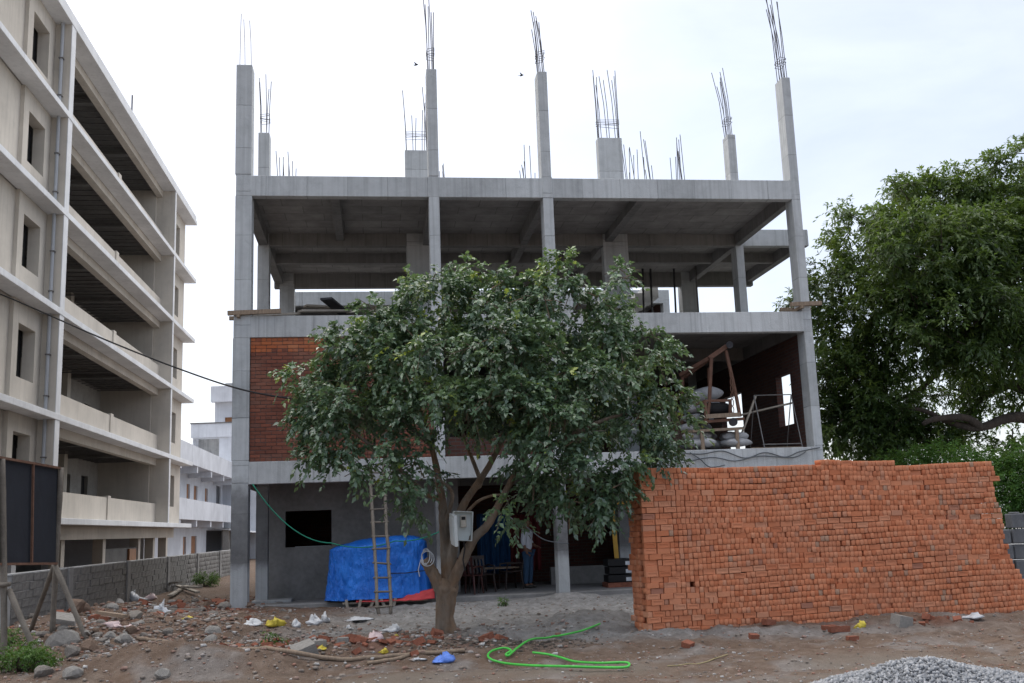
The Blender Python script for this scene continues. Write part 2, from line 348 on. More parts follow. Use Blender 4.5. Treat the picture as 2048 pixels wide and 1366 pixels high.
def leaf_mat(name, stops, trans=.35, rough=.42, spec=.45):
    m, nt, b, out = new_mat(name); r = nd(nt, 'ShaderNodeAttribute', attribute_name='tint').outputs['Fac']
    col = ramp(nt, r, stops); nt.links.new(col, b.inputs['Base Color']); b.inputs['Roughness'].default_value = rough; b.inputs['Specular IOR Level'].default_value = spec
    t = nd(nt, 'ShaderNodeBsdfTranslucent', {'Color': mixc(nt, .5, col, C(.16, .24, .03))})
    mx = nd(nt, 'ShaderNodeMixShader', {0: trans, 1: b.outputs[0], 2: t.outputs[0]}); nt.links.new(mx.outputs[0], out.inputs[0]); return m
M['leaf'] = leaf_mat('glossy dark green leaf', [(0, (.065, .11, .075)), (.35, (.115, .19, .115)), (.7, (.165, .26, .14)), (.9, (.23, .33, .11)), (1, (.38, .45, .07))], .3, .27, .9)
M['leaf_neem'] = leaf_mat('neem leaf', [(0, (.035, .068, .026)), (.45, (.068, .12, .034)), (.8, (.125, .19, .042)), (1, (.22, .28, .05))], .45, .42, .5)
M['leaf_bush'] = leaf_mat('light green bush leaf', [(0, (.03, .08, .018)), (.5, (.055, .14, .028)), (1, (.10, .21, .04))], .4, .55, .3)
M['leaf_weed'] = leaf_mat('weed leaf', [(0, (.03, .08, .015)), (.5, (.06, .14, .025)), (1, (.12, .22, .04))], .3, .5, .35)

# ------------------------------------------------------------------ ground
def G(x, y, cx, cy, rx, ry, h):
    return h * np.exp(-(((x - cx) / rx) ** 2 + ((y - cy) / ry) ** 2))
def ground_z(x, y, fine=True):
    x = np.asarray(x, float); y = np.asarray(y, float)
    near = np.clip((60 - y) / 30, 0, 1) * np.clip((y + 5) / 8, 0, 1) * np.clip((26 - np.abs(x)) / 10, 0, 1)
    z = -.04 * np.clip((14 - y) / 2, 0, 1)
    z = z + G(x, y, -6.3, 17.8, 1.9, 2.2, .30) + G(x, y, -7.8, 22.5, 2.4, 3.0, .16) + G(x, y, -4.6, 13.4, 1.05, .55, .33) + G(x, y, -3.3, 13.2, .8, .4, .14) + G(x, y, -2.6, 14.6, 2.4, .9, .12)
    z = z + G(x, y, -1.1, 16.1, .9, .8, .09) + G(x, y, 1.15, 16.55, .75, 1.0, .26) + G(x, y, .2, 18.2, 1.6, 1.2, .14) + G(x, y, 1.05, 23.6, .7, .6, .12) + G(x, y, 2.9, 15.0, 1.3, .5, .05) + G(x, y, 6.2, 15.9, 2.2, .5, .09)
    z = z + G(x, y, -8.8, 14.0, 1.4, 1.6, .15) + G(x, y, -8.6, 20.5, .9, 3.0, .22)
    yard = np.clip((y - 13.0) / 1.2, 0, 1) * np.clip((24.5 - y) / 2.0, 0, 1)
    z = z + near * (.13 * (fbm(x * .7, y * .7, 4) - .5))
    if fine:
        z = z + near * (.02 + .085 * yard) * (fbm(x * 3.1, y * 3.1, 4, .6) - .5) * 2 + near * .02 * (fbm(x * 11, y * 11, 3, .6) - .5)
        rut = np.exp(-((y - 11.7 - .12 * x + .15 * np.sin(x * .8)) / .28) ** 2) + np.exp(-((y - 13.0 - .1 * x) / .2) ** 2)
        z = z - .03 * rut * near
    return z
def axis_pts(lo, hi, step, far, grow=1.18):
    a = list(np.arange(lo, hi + 1e-6, step)); d = step; q = a[-1]
    while q < far[1]: d *= grow; q += d; a.append(q)
    d = step; q = a[0]; b = []
    while q > far[0]: d *= grow; q -= d; b.append(q)
    return np.array(b[::-1] + a)
gx = axis_pts(-9.5, 10, .06, (-900, 900)); gy = axis_pts(8.5, 24.5, .06, (-200, 1500))
GX, GY = np.meshgrid(gx, gy); GZ = ground_z(GX, GY)
nx, ny = len(gx), len(gy)
idx = np.arange(nx * ny).reshape(ny, nx)
Fq = np.stack([idx[:-1, :-1], idx[:-1, 1:], idx[1:, 1:], idx[1:, :-1]], -1).reshape(-1, 4)
gm = np_mesh('ground', np.stack([GX, GY, GZ], -1).reshape(-1, 3), Fq, True)
nz = fbm(GX * .9 + 3, GY * .9, 4) - .5; nz2 = fbm(GX * 2.3, GY * 2.3 + 9, 4) - .5
sm = lambda q: np.clip(q, 0, 1)
grey = sm((GY + nz * 3.0 - 15.9) / 1.2) * sm((GX + 4.0 + nz * 3) / 1.5) + G(GX, GY, 1.2, 16.2, 1.3, 1.3, .9) + G(GX, GY, 3.2, 14.95, 2.8, .5, .8) + G(GX, GY, -.4, 15.4, 1.4, .6, .5) + .55 * sm((nz2 - .02) * 6) * sm((14.5 - GY))
red = sm((nz2 + .05) * 5) * (G(GX, GY, -2.4, 14.5, 1.9, .6, 1.1) + G(GX, GY, -7.0, 22.5, 2.0, 2.0, 1.2) + G(GX, GY, -6.4, 17.6, 1.4, 1.5, .6) + G(GX, GY, 6.0, 15.6, 2.0, .35, 1.0))
pale = sm((nz + .02) * 5) * sm((12.9 - GY) / .6) * .8
fattr(gm, 'grey', sm(grey).ravel(), 'POINT'); fattr(gm, 'red', sm(red).ravel(), 'POINT'); fattr(gm, 'pale', sm(pale).ravel(), 'POINT')
def ground_mat():
    m, nt, b, _ = new_mat('yard soil'); tc = nd(nt, 'ShaderNodeTexCoord').outputs['Object']; A = lambda n: nd(nt, 'ShaderNodeAttribute', attribute_name=n).outputs['Fac']
    big = noise(nt, tc, .8, 5, .6); mid = noise(nt, tc, 5, 6, .7); fine = noise(nt, tc, 45, 5, .75)
    soil = ramp(nt, mid, [(.3, (.105, .073, .056)), (.5, (.17, .124, .096)), (.7, (.25, .193, .156))])
    soil = mixc(nt, nd(nt, 'ShaderNodeMapRange', {0: big, 1: .4, 2: .65, 3: 0, 4: .6}).outputs[0], soil, C(.16, .105, .072))
    gr = ramp(nt, mid, [(.3, (.17, .165, .16)), (.5, (.26, .255, .25)), (.7, (.36, .355, .35))])
    rd = ramp(nt, mid, [(.3, (.10, .04, .026)), (.6, (.19, .078, .048))])
    col = mixc(nt, A('grey'), soil, gr); col = mixc(nt, A('red'), col, rd); col = mixc(nt, A('pale'), col, C(.21, .18, .15))
    sp = nd(nt, 'ShaderNodeMapRange', {0: fine, 1: .58, 2: .7, 3: 0, 4: .55}).outputs[0]; col = mixc(nt, sp, col, C(.38, .35, .32))
    dk = nd(nt, 'ShaderNodeMapRange', {0: noise(nt, tc, 22, 3, .6), 1: .33, 2: .25, 3: 0, 4: .7}).outputs[0]; col = mixc(nt, dk, col, C(.07, .055, .045))
    nt.links.new(col, b.inputs['Base Color']); b.inputs['Roughness'].default_value = .95; b.inputs['Specular IOR Level'].default_value = .15
    bump(nt, b, math_(nt, 'ADD', math_(nt, 'MULTIPLY', mid, .5), math_(nt, 'MULTIPLY', fine, .5)), 1.0, .07); return m
tag(obj('ground', gm, ground_mat()), kind='structure')
def gz(x, y): return float(ground_z(x, y))
def ground_hit(u, v):
    z = .05
    for _ in range(12):
        p = gnd(u, v, z); z = .5 * z + .5 * gz(p[0], p[1])
    return gnd(u, v, z)

# ------------------------------------------------------------------ unfinished concrete building
B = thing('concrete_frame_building', 'unfinished grey concrete frame building with bare rebar columns on its roof', 'building', (0, FD, 0), FYAW)
LV = [3.27, 6.61, 10.0]; BD = .5
def column(s0, s1, t0, t1, z0, z1, mat='c_col', jog=True):
    mb = MB(); cuts = [z0] + [q for q in (2.8, 3.30, 6.1, 6.64, 9.5, 10.03) if z0 < q < z1] + [z1]
    for a, b in zip(cuts[:-1], cuts[1:]):
        e = [(random.random() - .5) * .026 if jog else 0 for _ in range(4)]
        mb.box(s0 + e[0], s1 + e[1], t0 + e[2] * .5, t1 + e[3], a, b - .002)
    return obj('column', mb, M[mat], B, bevel=.008)
_bar_seed = 0
def rebars(col, s0, s1, t0, t1, z, nb, hmin, hmax, tie=True, lean=(0, 0), r=.0105):
    pts = []
    for i in range(nb):
        k = i / nb * 4; q = k % 1
        p = [(s0 + (s1 - s0) * q, t0), (s1, t0 + (t1 - t0) * q), (s1 - (s1 - s0) * q, t1), (s0, t1 - (t1 - t0) * q)][int(k)]
        h = random.uniform(hmin, hmax); lx = lean[0] + random.uniform(-.05, .05); ly = lean[1] + random.uniform(-.05, .05)
        mid = (p[0] + lx * h * .35, p[1] + ly * h * .35, z + h * .55); top = (p[0] + lx * h, p[1] + ly * h, z + h)
        obj('rebar', MB().tube([(p[0], p[1], z - .05), mid, top], r, 6), M['steel'], col); pts.append((p, lx, ly))
    if tie:
        for zz in ((.42, .5, .56) if hmax > 1 else (.12,)):
            a = .02; q = [(s0 - a, t0 - a), (s1 + a, t0 - a), (s1 + a, t1 + a), (s0 - a, t1 + a), (s0 - a, t0 - a)]
            jz = random.uniform(-.03, .03)
            obj('stirrup', MB().tube([(x + lean[0] * .2, y + lean[1] * .2, z + zz + (jz if i % 2 else -jz)) for i, (x, y) in enumerate(q)], .007, 5), M['steel'], col)
CT = 12.79
ca = column(-6.42, -6.05, 0, .45, -.3, CT); cb = column(-1.88, -1.64, 0, .45, -.1, CT); cc = column(.89, 1.13, 0, .45, -.1, CT); cd = column(7.26, 7.48, 0, .45, -.1, CT)
rebars(ca, -6.36, -6.1, .06, .38, CT, 3, 1.0, 1.7, False, (0, 0), .007)
rebars(cb, -1.83, -1.69, .06, .39, CT, 6, 1.5, 2.3, True, (-.02, 0)); rebars(cc, .94, 1.08, .06, .39, CT, 7, 1.3, 2.0, True, (-.05, .02)); rebars(cd, 7.31, 7.43, .06, .39, CT, 8, 1.9, 2.7, True, (-.06, .03))
T2, T3, T4 = 4.3, 8.8, 12.0
r2 = [(-6.38, -6.08, CT), (-2.3, -1.62, 12.33), (3.34, 4.06, CT), (7.30, 7.54, 12.95)]
for i, (a, b, zt) in enumerate(r2):
    c = column(a, b, T2, T2 + (.45 if b - a < .5 else .3), -.1, zt)
    tt = T2 + (.45 if b - a < .5 else .3)
    rebars(c, a + .05, b - .05, T2 + .05, tt - .05, zt, [5, 9, 10, 7][i], [1.3, .9, 1.6, 1.7][i], [1.8, 2.1, 2.3, 2.25][i], True, [(0, 0), (0, 0), (-.04, 0), (-.07, .02)][i])
for i, (a, b) in enumerate([(-6.2, -5.75), (-1.1, -.7), (1.85, 2.15), (7.0, 7.5)]):
    c = column(a, b, T3, T3 + .45, -.1, 10.02)
    rebars(c, a + .04, b - .04, T3 + .04, T3 + .41, 10.02, [8, 6, 7, 9][i], 3.2, [4.6, 3.8, 4.4, 4.9][i], False, (-.02, 0), .012)
    obj('stirrup', MB().tube([(a, T3, 13.05), (b, T3, 13.05), (b, T3 + .4, 13.05), (a, T3 + .4, 13.05), (a, T3, 13.05)], .008, 5), M['steel'], c)
lift = obj('lift_shaft_stub', MB().box(5.4, 6.4, T3, T3 + .3, 9.99, 10.06), M['c_rough'], B)
rebars(lift, 5.45, 6.35, T3 + .05, T3 + .25, 10.05, 14, 3.2, 4.8, False, (-.02, 0), .012)
for a, b in [(-6.38, -6.1), (-1.88, -1.5), (3.5, 3.9), (7.25, 7.5)]: column(a, b, T4, T4 + .4, -.1, 9.99)

def sbeam(t, z1, s0=-6.40, s1=7.46, mat='c_beam', w=.24, d=BD):
    return obj('beam', MB().box(s0, s1, t + .006, t + w, z1 - d, z1), M[mat], B, bevel=.008)
def tbeam(s0, s1, t0, t1, z1, d=BD - .012):
    return obj('cross_beam', MB().box(s0, s1, t0, t1, z1 - d, z1 - .003), M['c_tbeam_shaded'], B, bevel=.006)
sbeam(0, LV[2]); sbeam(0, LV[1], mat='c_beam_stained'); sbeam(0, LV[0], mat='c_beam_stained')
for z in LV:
    sbeam(T2, z, -6.37, 7.5, 'c_in_shaded'); sbeam(T3, z, -6.37, 9.5 if z == LV[2] else 7.5, 'c_in_shaded', d=.62 if z == LV[2] else BD)
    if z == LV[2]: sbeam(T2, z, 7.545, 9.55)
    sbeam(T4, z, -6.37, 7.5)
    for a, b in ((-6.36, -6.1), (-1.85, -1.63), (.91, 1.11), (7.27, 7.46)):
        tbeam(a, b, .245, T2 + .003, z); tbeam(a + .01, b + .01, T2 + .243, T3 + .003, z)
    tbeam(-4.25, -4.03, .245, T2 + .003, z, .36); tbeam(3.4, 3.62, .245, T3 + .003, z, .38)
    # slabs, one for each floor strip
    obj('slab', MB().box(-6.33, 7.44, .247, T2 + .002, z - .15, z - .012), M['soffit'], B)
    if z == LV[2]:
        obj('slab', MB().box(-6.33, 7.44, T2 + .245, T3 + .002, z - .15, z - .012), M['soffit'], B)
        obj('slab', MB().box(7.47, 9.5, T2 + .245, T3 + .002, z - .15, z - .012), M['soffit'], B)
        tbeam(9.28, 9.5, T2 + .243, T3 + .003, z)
        obj('beam', MB().box(-6.37, 9.5, T2 + 2.1, T2 + 2.3, z - .45, z - .02), M['c_tbeam_shaded'], B)
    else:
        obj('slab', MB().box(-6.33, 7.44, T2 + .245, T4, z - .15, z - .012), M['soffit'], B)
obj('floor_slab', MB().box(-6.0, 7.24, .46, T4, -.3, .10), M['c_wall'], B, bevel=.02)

# brick infill of the left bay: dark laid bricks, a few orange courses on top
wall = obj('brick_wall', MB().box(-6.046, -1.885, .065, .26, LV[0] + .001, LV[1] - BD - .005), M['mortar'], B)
def brick_mesh(L, Hh, D, frog=False, bev=.004):
    mb = MB(); x, y, z = L / 2, D / 2, Hh / 2; e = bev
    if not frog:   # bevelled front rim, open back corners kept simple
        mb.add([(-x, y, -z), (x, y, -z), (x, y, z), (-x, y, z), (-x, -y + e, -z), (x, -y + e, -z), (x, -y + e, z), (-x, -y + e, z), (-x + e, -y, -z + e), (x - e, -y, -z + e), (x - e, -y, z - e), (-x + e, -y, z - e)],
               [(1, 0, 3, 2), (0, 1, 5, 4), (1, 2, 6, 5), (2, 3, 7, 6), (3, 0, 4, 7), (4, 5, 9, 8), (5, 6, 10, 9), (6, 7, 11, 10), (7, 4, 8, 11), (8, 9, 10, 11)])
    else:          # with a shallow stamped panel
        a, b, d = x * .72, z * .5, .006
        mb.add([(-x, y, -z), (x, y, -z), (x, y, z), (-x, y, z), (-x, -y + e, -z), (x, -y + e, -z), (x, -y + e, z), (-x, -y + e, z), (-x + e, -y, -z + e), (x - e, -y, -z + e), (x - e, -y, z - e), (-x + e, -y, z - e),
                (-a, -y, -b), (a, -y, -b), (a, -y, b), (-a, -y, b), (-a * .93, -y + d, -b * .8), (a * .93, -y + d, -b * .8), (a * .93, -y + d, b * .8), (-a * .93, -y + d, b * .8)],
               [(1, 0, 3, 2), (0, 1, 5, 4), (1, 2, 6, 5), (2, 3, 7, 6), (3, 0, 4, 7), (4, 5, 9, 8), (5, 6, 10, 9), (6, 7, 11, 10), (7, 4, 8, 11), (8, 9, 13, 12), (9, 10, 14, 13), (10, 11, 15, 14), (11, 8, 12, 15), (12, 13, 17, 16), (13, 14, 18, 17), (14, 15, 19, 18), (15, 12, 16, 19), (16, 17, 18, 19)])
    return mb
def join_bricks(name, items, mat, parent):
    """items: (template MB, Matrix, tint)"""
    V = []; Fl = []; T = []
    by = {}
    for tpl, mx, tint in items: by.setdefault(id(tpl), (tpl, []))[1].append((mx, tint))
    mb_v = []; mb_f = []; tints = []; off = 0
    for tpl, lst in by.values():
        tv = np.array(tpl.v); tf = np.array(tpl.f)
        for mx, tint in lst:
            m = np.array(mx); mb_v.append(tv @ m[:3, :3].T + m[:3, 3]); mb_f.append(tf + off); off += len(tv); tints += [tint] * len(tf)
    me = np_mesh(name, np.concatenate(mb_v), np.concatenate(mb_f)); fattr(me, 'tint', tints)
    return tag(obj(name, me, mat, parent), kind='stuff')
WB = [brick_mesh(.228, .075, .1), brick_mesh(.108, .075, .1)]
wb_me = [[WB[0].mesh('brick'), WB[1].mesh('brick')] for _ in range(2)]
for q in wb_me[0]: q.materials.append(M['wbrick'])
for q in wb_me[1]: q.materials.append(M['tbrick'])
nco = 33; pitch = (LV[1] - BD - LV[0]) / nco
cand = []
for i in range(nco):
    z = LV[0] + pitch * (i + .5); header = (i % 6 == 5) or i == 0 or i == nco - 1; bp = .12 if header else .24; x = -6.045 + (0 if i % 2 else -.12)
    while x < -1.89:
        a = max(x, -6.044); b = min(x + bp, -1.888)
        if b - a > .06: cand.append(((a + b) / 2, z, (b - a - .010) / (.108 if header else .228), header, i))
        x += bp
cand.sort(key=lambda q: q[0]); rest = []
for n, (x, z, sc, header, i) in enumerate(cand):
    y = .05 + .05 + random.uniform(-.007, .006); top = i >= nco - 4 + (1 if random.random() < .3 else 0)
    mx = Matrix.Translation((x, y, z + random.uniform(-.002, .002))) @ Matrix.Rotation(random.uniform(-.012, .012), 4, 'Y') @ Matrix.Diagonal((sc, 1, random.uniform(.95, 1.03), 1))
    if n < 300:
        o = obj('brick', wb_me[1 if top else 0][1 if header else 0], None, wall); o.matrix_local = mx
    else: rest.append((WB[1 if header else 0], mx, random.random()))
join_bricks('brickwork', rest, M['wbrick_a'], wall)
# low brick parapet in the middle bay, and the inner walls of the first floor
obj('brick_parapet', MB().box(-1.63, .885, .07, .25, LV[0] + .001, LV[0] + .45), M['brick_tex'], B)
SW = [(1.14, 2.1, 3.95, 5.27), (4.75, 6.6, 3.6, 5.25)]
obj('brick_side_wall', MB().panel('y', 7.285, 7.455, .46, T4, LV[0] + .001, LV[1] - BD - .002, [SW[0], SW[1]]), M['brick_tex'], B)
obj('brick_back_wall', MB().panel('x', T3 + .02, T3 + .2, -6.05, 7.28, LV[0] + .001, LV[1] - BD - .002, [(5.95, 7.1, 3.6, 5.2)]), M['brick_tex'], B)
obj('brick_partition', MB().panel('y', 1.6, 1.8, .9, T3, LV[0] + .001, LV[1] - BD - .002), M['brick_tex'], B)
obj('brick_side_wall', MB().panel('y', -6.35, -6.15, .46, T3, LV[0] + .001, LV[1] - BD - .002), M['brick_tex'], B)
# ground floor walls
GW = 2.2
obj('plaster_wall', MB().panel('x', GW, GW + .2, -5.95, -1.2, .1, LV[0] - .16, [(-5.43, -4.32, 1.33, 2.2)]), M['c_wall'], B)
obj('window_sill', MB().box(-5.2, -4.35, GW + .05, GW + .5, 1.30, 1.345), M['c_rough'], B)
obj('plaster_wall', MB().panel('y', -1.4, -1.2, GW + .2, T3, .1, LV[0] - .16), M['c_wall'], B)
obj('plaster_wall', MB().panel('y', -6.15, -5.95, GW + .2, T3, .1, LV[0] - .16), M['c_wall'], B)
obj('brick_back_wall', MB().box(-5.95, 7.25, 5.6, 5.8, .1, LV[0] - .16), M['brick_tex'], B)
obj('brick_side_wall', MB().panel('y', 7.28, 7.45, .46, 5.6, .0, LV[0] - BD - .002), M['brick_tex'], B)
obj('plinth_wall', MB().box(1.3, 7.2, 3.6, 3.8, .1, .55), M['c_wall'], B)
column(-6.04, -5.78, 1.5, 1.75, -.1, LV[0] - .16); obj('column_base', MB().box(-6.1, -5.2, 1.2, 1.9, .0, .16), M['c_rough'], B, bevel=.015)
s0, _, z0 = fac(1245, 1000, 2.0); column(s0 - .15, s0 + .25, 2.0, 2.4, .0, LV[0] - .16)
# stair flight and loose formwork seen at the back of the second floor
st = MB()
for i in range(9): st.box(3.9 + i * .27, 4.19 + i * .27, T4 - 2.6, T4 - 1.3, LV[1] + 1.15 + (i * .17), LV[1] + 1.65 + i * .17)
obj('stair_flight', st, M['c_beam_stained'], B)
obj('slab', MB().box(-6.33, 7.44, T4 + .245, T4 + 4.2, LV[2] - .35, LV[2] - .2), M['soffit'], B); obj('brick_back_wall', MB().box(-6.3, 7.4, T4 + 4.0, T4 + 4.2, LV[1] - .2, LV[2] - .36), M['brick_tex'], B)  # added roof and back wall behind the frame, to darken the rear gap
for q in (-6.3, 7.25): obj('brick_side_wall', MB().box(q, q + .15, T4 + .41, T4 + 3.99, LV[1] - .2, LV[2] - .36), M['brick_tex'], B)  # side walls of the added dark bay, keeping daylight out
obj('slab', MB().box(-6.33, 7.44, T4 + .245, T4 + 4.2, LV[1] - .4, LV[1] - .21), M['soffit'], B)  # floor of the added dark bay
for s in (4.35, 4.65, 5.45, 5.75, 6.55): obj('steel_prop', MB().tube([(s, T3 - .5, LV[1]), (s + random.uniform(-.05, .1), T3 - .5, LV[2] - .16)], .035, 8), M['dark_steel'], B)
for s in (7.25,): obj('steel_prop', MB().tube([(s, T3 - .8, LV[1]), (s, T3 - .8, LV[2] - .16)], .03, 8), M['grey_steel'], B)
# scaffold ends clamped round the corner columns
for sx, zz, ln in ((-6.55, 6.69, 1.2), (6.95, 6.79, .8)):
    g = obj('column_clamp', MB().obox((sx + ln / 2, -.05, zz), (ln, .09, .10), (0, R(-2), 0)), M['wood'], B)
    obj('clamp_bar', MB().obox((sx + ln / 2 - .04, .52, zz - .02), (ln, .08, .09)), M['wood'], g)
    obj('clamp_bar', MB().obox((sx + .25, .25, zz - .1), (.07, .9, .07)), M['wood'], g)
# cables sagging along the first floor beam
def sag(a, b, d, n=14):
    a = Vector(a); b = Vector(b); return [a.lerp(b, i / n) + Vector((0, 0, -d * 4 * (i / n) * (1 - i / n))) for i in range(n + 1)]

# ------------------------------------------------------------------ finished apartment block on the left
LA = R(7.196)
LB = thing('apartment_block', 'five storey beige apartment block with white bands and open balconies', 'building', (-14.25, 32, 0), R(90) + LA)
LZ = [2.42, 5.62, 8.95, 12.22, 15.52, 18.80]
S0, S1, S2 = 0.0, 16.9, 22.4           # near fin, far fin, far end
IN = .6
# near wing, windows
def lb(name, mb, mat, parent=None, bevel=0): return obj(name, mb, M[mat], parent or LB, bevel=bevel)
for i in range(6):
    z = LZ[i]
    lb('white_band', MB().box(-13, S2 + .2, 0, IN + .02, z - .2, z), 'lightpaint', bevel=.01)
for i in range(5):
    z0, z1 = LZ[i] + .003, LZ[i + 1] - .203
    holes = [(-2.4, -.92, z0 + .85, z0 + 2.45), (-6.6, -5.4, z0 + .85, z0 + 2.45)]
    lb('wall', MB().panel('x', IN - .06, IN + .19, -2.85, -.36, z0, z1, holes[:1]), 'beige')
    lb('wall', MB().panel('x', IN + .06, IN + .25, -13, -2.852, z0, z1, holes[1:]), 'beige')
    for h in holes[:1] + ([holes[1]] if i > 2 else []):
        w = lb('window', MB().panel('x', IN + .36, IN + .4, h[0] - .1, h[1] + .1, h[2] - .1, h[3] + .1), 'dark_pane')  # dark sheet stands for the unlit room behind a glassless opening
        lb('window_reveal', MB().panel('x', IN + (.191 if h[0] > -3 else .251), IN + .30, h[0] - .12, h[1] + .12, h[2] - .12, h[3] + .12, [h]), 'beige', w)
    for q0, q1 in ((-.33, .1), (S1 - .12, S1 + .15)):
        fn = lb('fin', MB().box(q0, q1, .045, IN + .5, z0, z1), 'beige'); lb('fin_face', MB().box(q0 - .004, q1 + .004, .02, .044, z0, z1), 'lightpaint', fn)
    p = lb('drain_pipe', MB().tube([(-.43, .30, z0), (-.43, .30, z1)], .055, 10), 'pipe')
    for q in (.5, 1.8): lb('pipe_clip', MB().box(-.50, -.33, .23, .37, z0 + q, z0 + q + .04), 'grey_steel', p)
    # balcony run: parapet, edge beam, end wall, rear wall with doors
    lb('parapet', MB().box(.1, S1 - .13, IN, IN + .13, z0, z0 + .9), 'beige')
    for s in (8.4,): lb('parapet_pier', MB().box(s - .2, s + .2, IN - .05, IN + .18, z0, z0 + .97), 'beige')
    lb('edge_beam', MB().box(.1, S1 - .13, IN + .02, IN + .3, z1 - .32, z1), 'beige')
    back = IN + 2.6
    dh = [(2.2, 3.2, z0, z0 + 2.15), (5.0, 6.2, z0 + .9, z0 + 2.1), (8.5, 9.5, z0, z0 + 2.15), (11.2, 12.4, z0 + .9, z0 + 2.1), (14.0, 15.0, z0, z0 + 2.15)]
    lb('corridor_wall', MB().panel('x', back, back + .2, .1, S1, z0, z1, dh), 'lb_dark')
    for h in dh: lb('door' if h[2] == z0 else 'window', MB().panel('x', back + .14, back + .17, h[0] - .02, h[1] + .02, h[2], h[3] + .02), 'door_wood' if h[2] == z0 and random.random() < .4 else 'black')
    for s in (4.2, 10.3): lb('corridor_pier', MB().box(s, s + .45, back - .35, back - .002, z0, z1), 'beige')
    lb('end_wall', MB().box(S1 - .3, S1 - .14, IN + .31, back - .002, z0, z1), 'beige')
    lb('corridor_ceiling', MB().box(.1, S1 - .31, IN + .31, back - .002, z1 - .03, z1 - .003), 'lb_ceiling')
    s = .9
    while s < S1 - .8:
        lb('ceiling_batten', MB().box(s, s + .05, IN + .32, back - .05, z1 - .2, z1 - .16), 'grey_steel'); s += .62
    for s in (5.3, 10.8): lb('corridor_beam', MB().box(s, s + .25, IN + .32, back - .05, z1 - .34, z1 - .21), 'lb_ceiling')
    # far wing
    h = (20.0, 20.95, z0 + .85, z0 + 2.4)
    lb('wall', MB().panel('x', IN, IN + .2, S1 + .16, S2, z0, z1, [h]), 'beige')
    w = lb('window', MB().panel('x', IN + .3, IN + .34, h[0] - .1, h[1] + .1, h[2] - .1, h[3] + .1), 'dark_pane')  # dark sheet again in place of the unlit room
    lb('window_reveal', MB().panel('x', IN + .2, IN + .29, h[0] - .12, h[1] + .12, h[2] - .12, h[3] + .12, [h]), 'white_wall', w)
    lb('end_wall', MB().box(S2 - .2, S2, IN + .21, 10, z0, z1), 'beige')
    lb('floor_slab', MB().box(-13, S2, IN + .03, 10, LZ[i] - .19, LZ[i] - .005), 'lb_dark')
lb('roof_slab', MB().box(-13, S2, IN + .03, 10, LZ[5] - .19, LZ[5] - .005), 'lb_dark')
lb('roof_parapet', MB().box(-13, S2, .02, .16, LZ[5] + .001, LZ[5] + .22), 'lightpaint')
rj = lb('roof_water_tank', MB().box(6.6, 10.4, .5, 2.2, LZ[5], LZ[5] + 1.0), 'lb_dark')
lb('tank_rod', MB().tube([(10.1, .6, LZ[5]), (10.1, .6, LZ[5] + 1.9)], .03, 6), 'steel', rj)
lb('rear_wall', MB().box(-13, S2, 9.8, 10, -1, LZ[5] - .2), 'lb_dark')
# open ground floor on stilts
lb('ground_beam', MB().box(-13, S2 - .3, IN + .2, IN + .5, 1.75, LZ[0] - .2), 'beige')
for s in (-12, -8, -4, -.2, 4.6, 10.0, 16.0, 19.0, 22.0): lb('stilt_column', MB().box(s, s + .4, IN + .55, IN + .95, -1.2, LZ[0] - .2), 'beige' if s > 3 else 'lightpaint')
lb('stilt_wall', MB().panel('x', 4.4, 4.6, -13, 13.0, -1.2, LZ[0] - .2, [(4.0, 5.5, -1.2, 1.4)]), 'lb_ceiling')
lb('stilt_wall', MB().box(10.4, 15.9, 1.2, 1.35, -1.2, 1.35), 'lb_ceiling')
lb('door', MB().box(14.2, 15.4, 1.1, 1.19, -1, 1.3), 'door_wood')

# ------------------------------------------------------------------ white houses behind
WHs = thing('white_house', 'two storey white house with projecting balcony slabs beside the beige block', 'building', (-14.25, 32, 0), R(90) + LA)
def wh(name, mb, mat, parent=None): return obj(name, mb, M[mat], parent or WHs)
a0, a1 = 22.7, 54.0
for zt, zb, nm in ((6.98, 5.85, 'roof_parapet'), (3.87, 2.72, 'balcony_parapet')):
    p = wh(nm, MB().box(a0, a1, .9, 1.05, zb, zt), 'white_wall'); wh('balcony_slab', MB().box(a0, a1, 1.051, 2.4, zb + .002, zb + .16), 'white_wall', p)
    for s in np.arange(a0 + 1.6, a1, 5.0): wh('bracket', MB().box(s, s + .35, .95, 2.38, zb - .38, zb), 'white_wall', p)
holes = [(34.0, 35.1, 3.6, 5.1), (36.5, 37.8, 3.6, 5.1), (40.7, 41.9, 3.6, 5.1), (33.2, 34.2, -.8, 1.8), (35.9, 37.8, -.8, 1.83), (45.5, 47.5, 2.9, 5.5), (41.5, 52.0, -.8, 2.2)]
wh('wall', MB().panel('x', 2.4, 2.6, a0, a1, -1, 5.85, holes), 'white_wall')
for i, h in enumerate(holes): wh('door' if i in (3, 4) else 'window' if i < 6 else 'shop_front', MB().box(h[0], h[1], 2.5, 2.55, h[2], h[3]), 'dark_pane' if i >= 5 else 'door_wood')
wh('end_wall', MB().box(a0, a0 + .2, 2.6, 9, -1, 5.85), 'white_wall'); wh('roof', MB().box(a0, a1, 2.41, 9, 5.86, 6.0), 'white_wall')
for k, s in enumerate((43.0, 45.5, 48.0)):
    sh_ = wh('shop_shelf', MB().box(s, s + 1.8, 1.2, 1.9, -.8, .3), 'grey_steel'); wh('goods', MB().box(s + .1, s + 1.7, 1.25, 1.8, .3, .55), ['yellow', 'door_wood', 'leaf_goods'][k], sh_)
wh('shop_canopy', MB().obox((47.5, .6, 2.15), (11, 2.6, .06), (R(8), 0, 0)), 'lightpaint')
for s in (42.2, 46.0): wh('shop_pier', MB().box(s, s + .5, .95, 1.4, -1, 2.3), 'lb_dark')
TW = thing('tall_white_house', 'tall white stepped house with brown window above the two storey house', 'building', (-25.2, 80, 0), R(2))
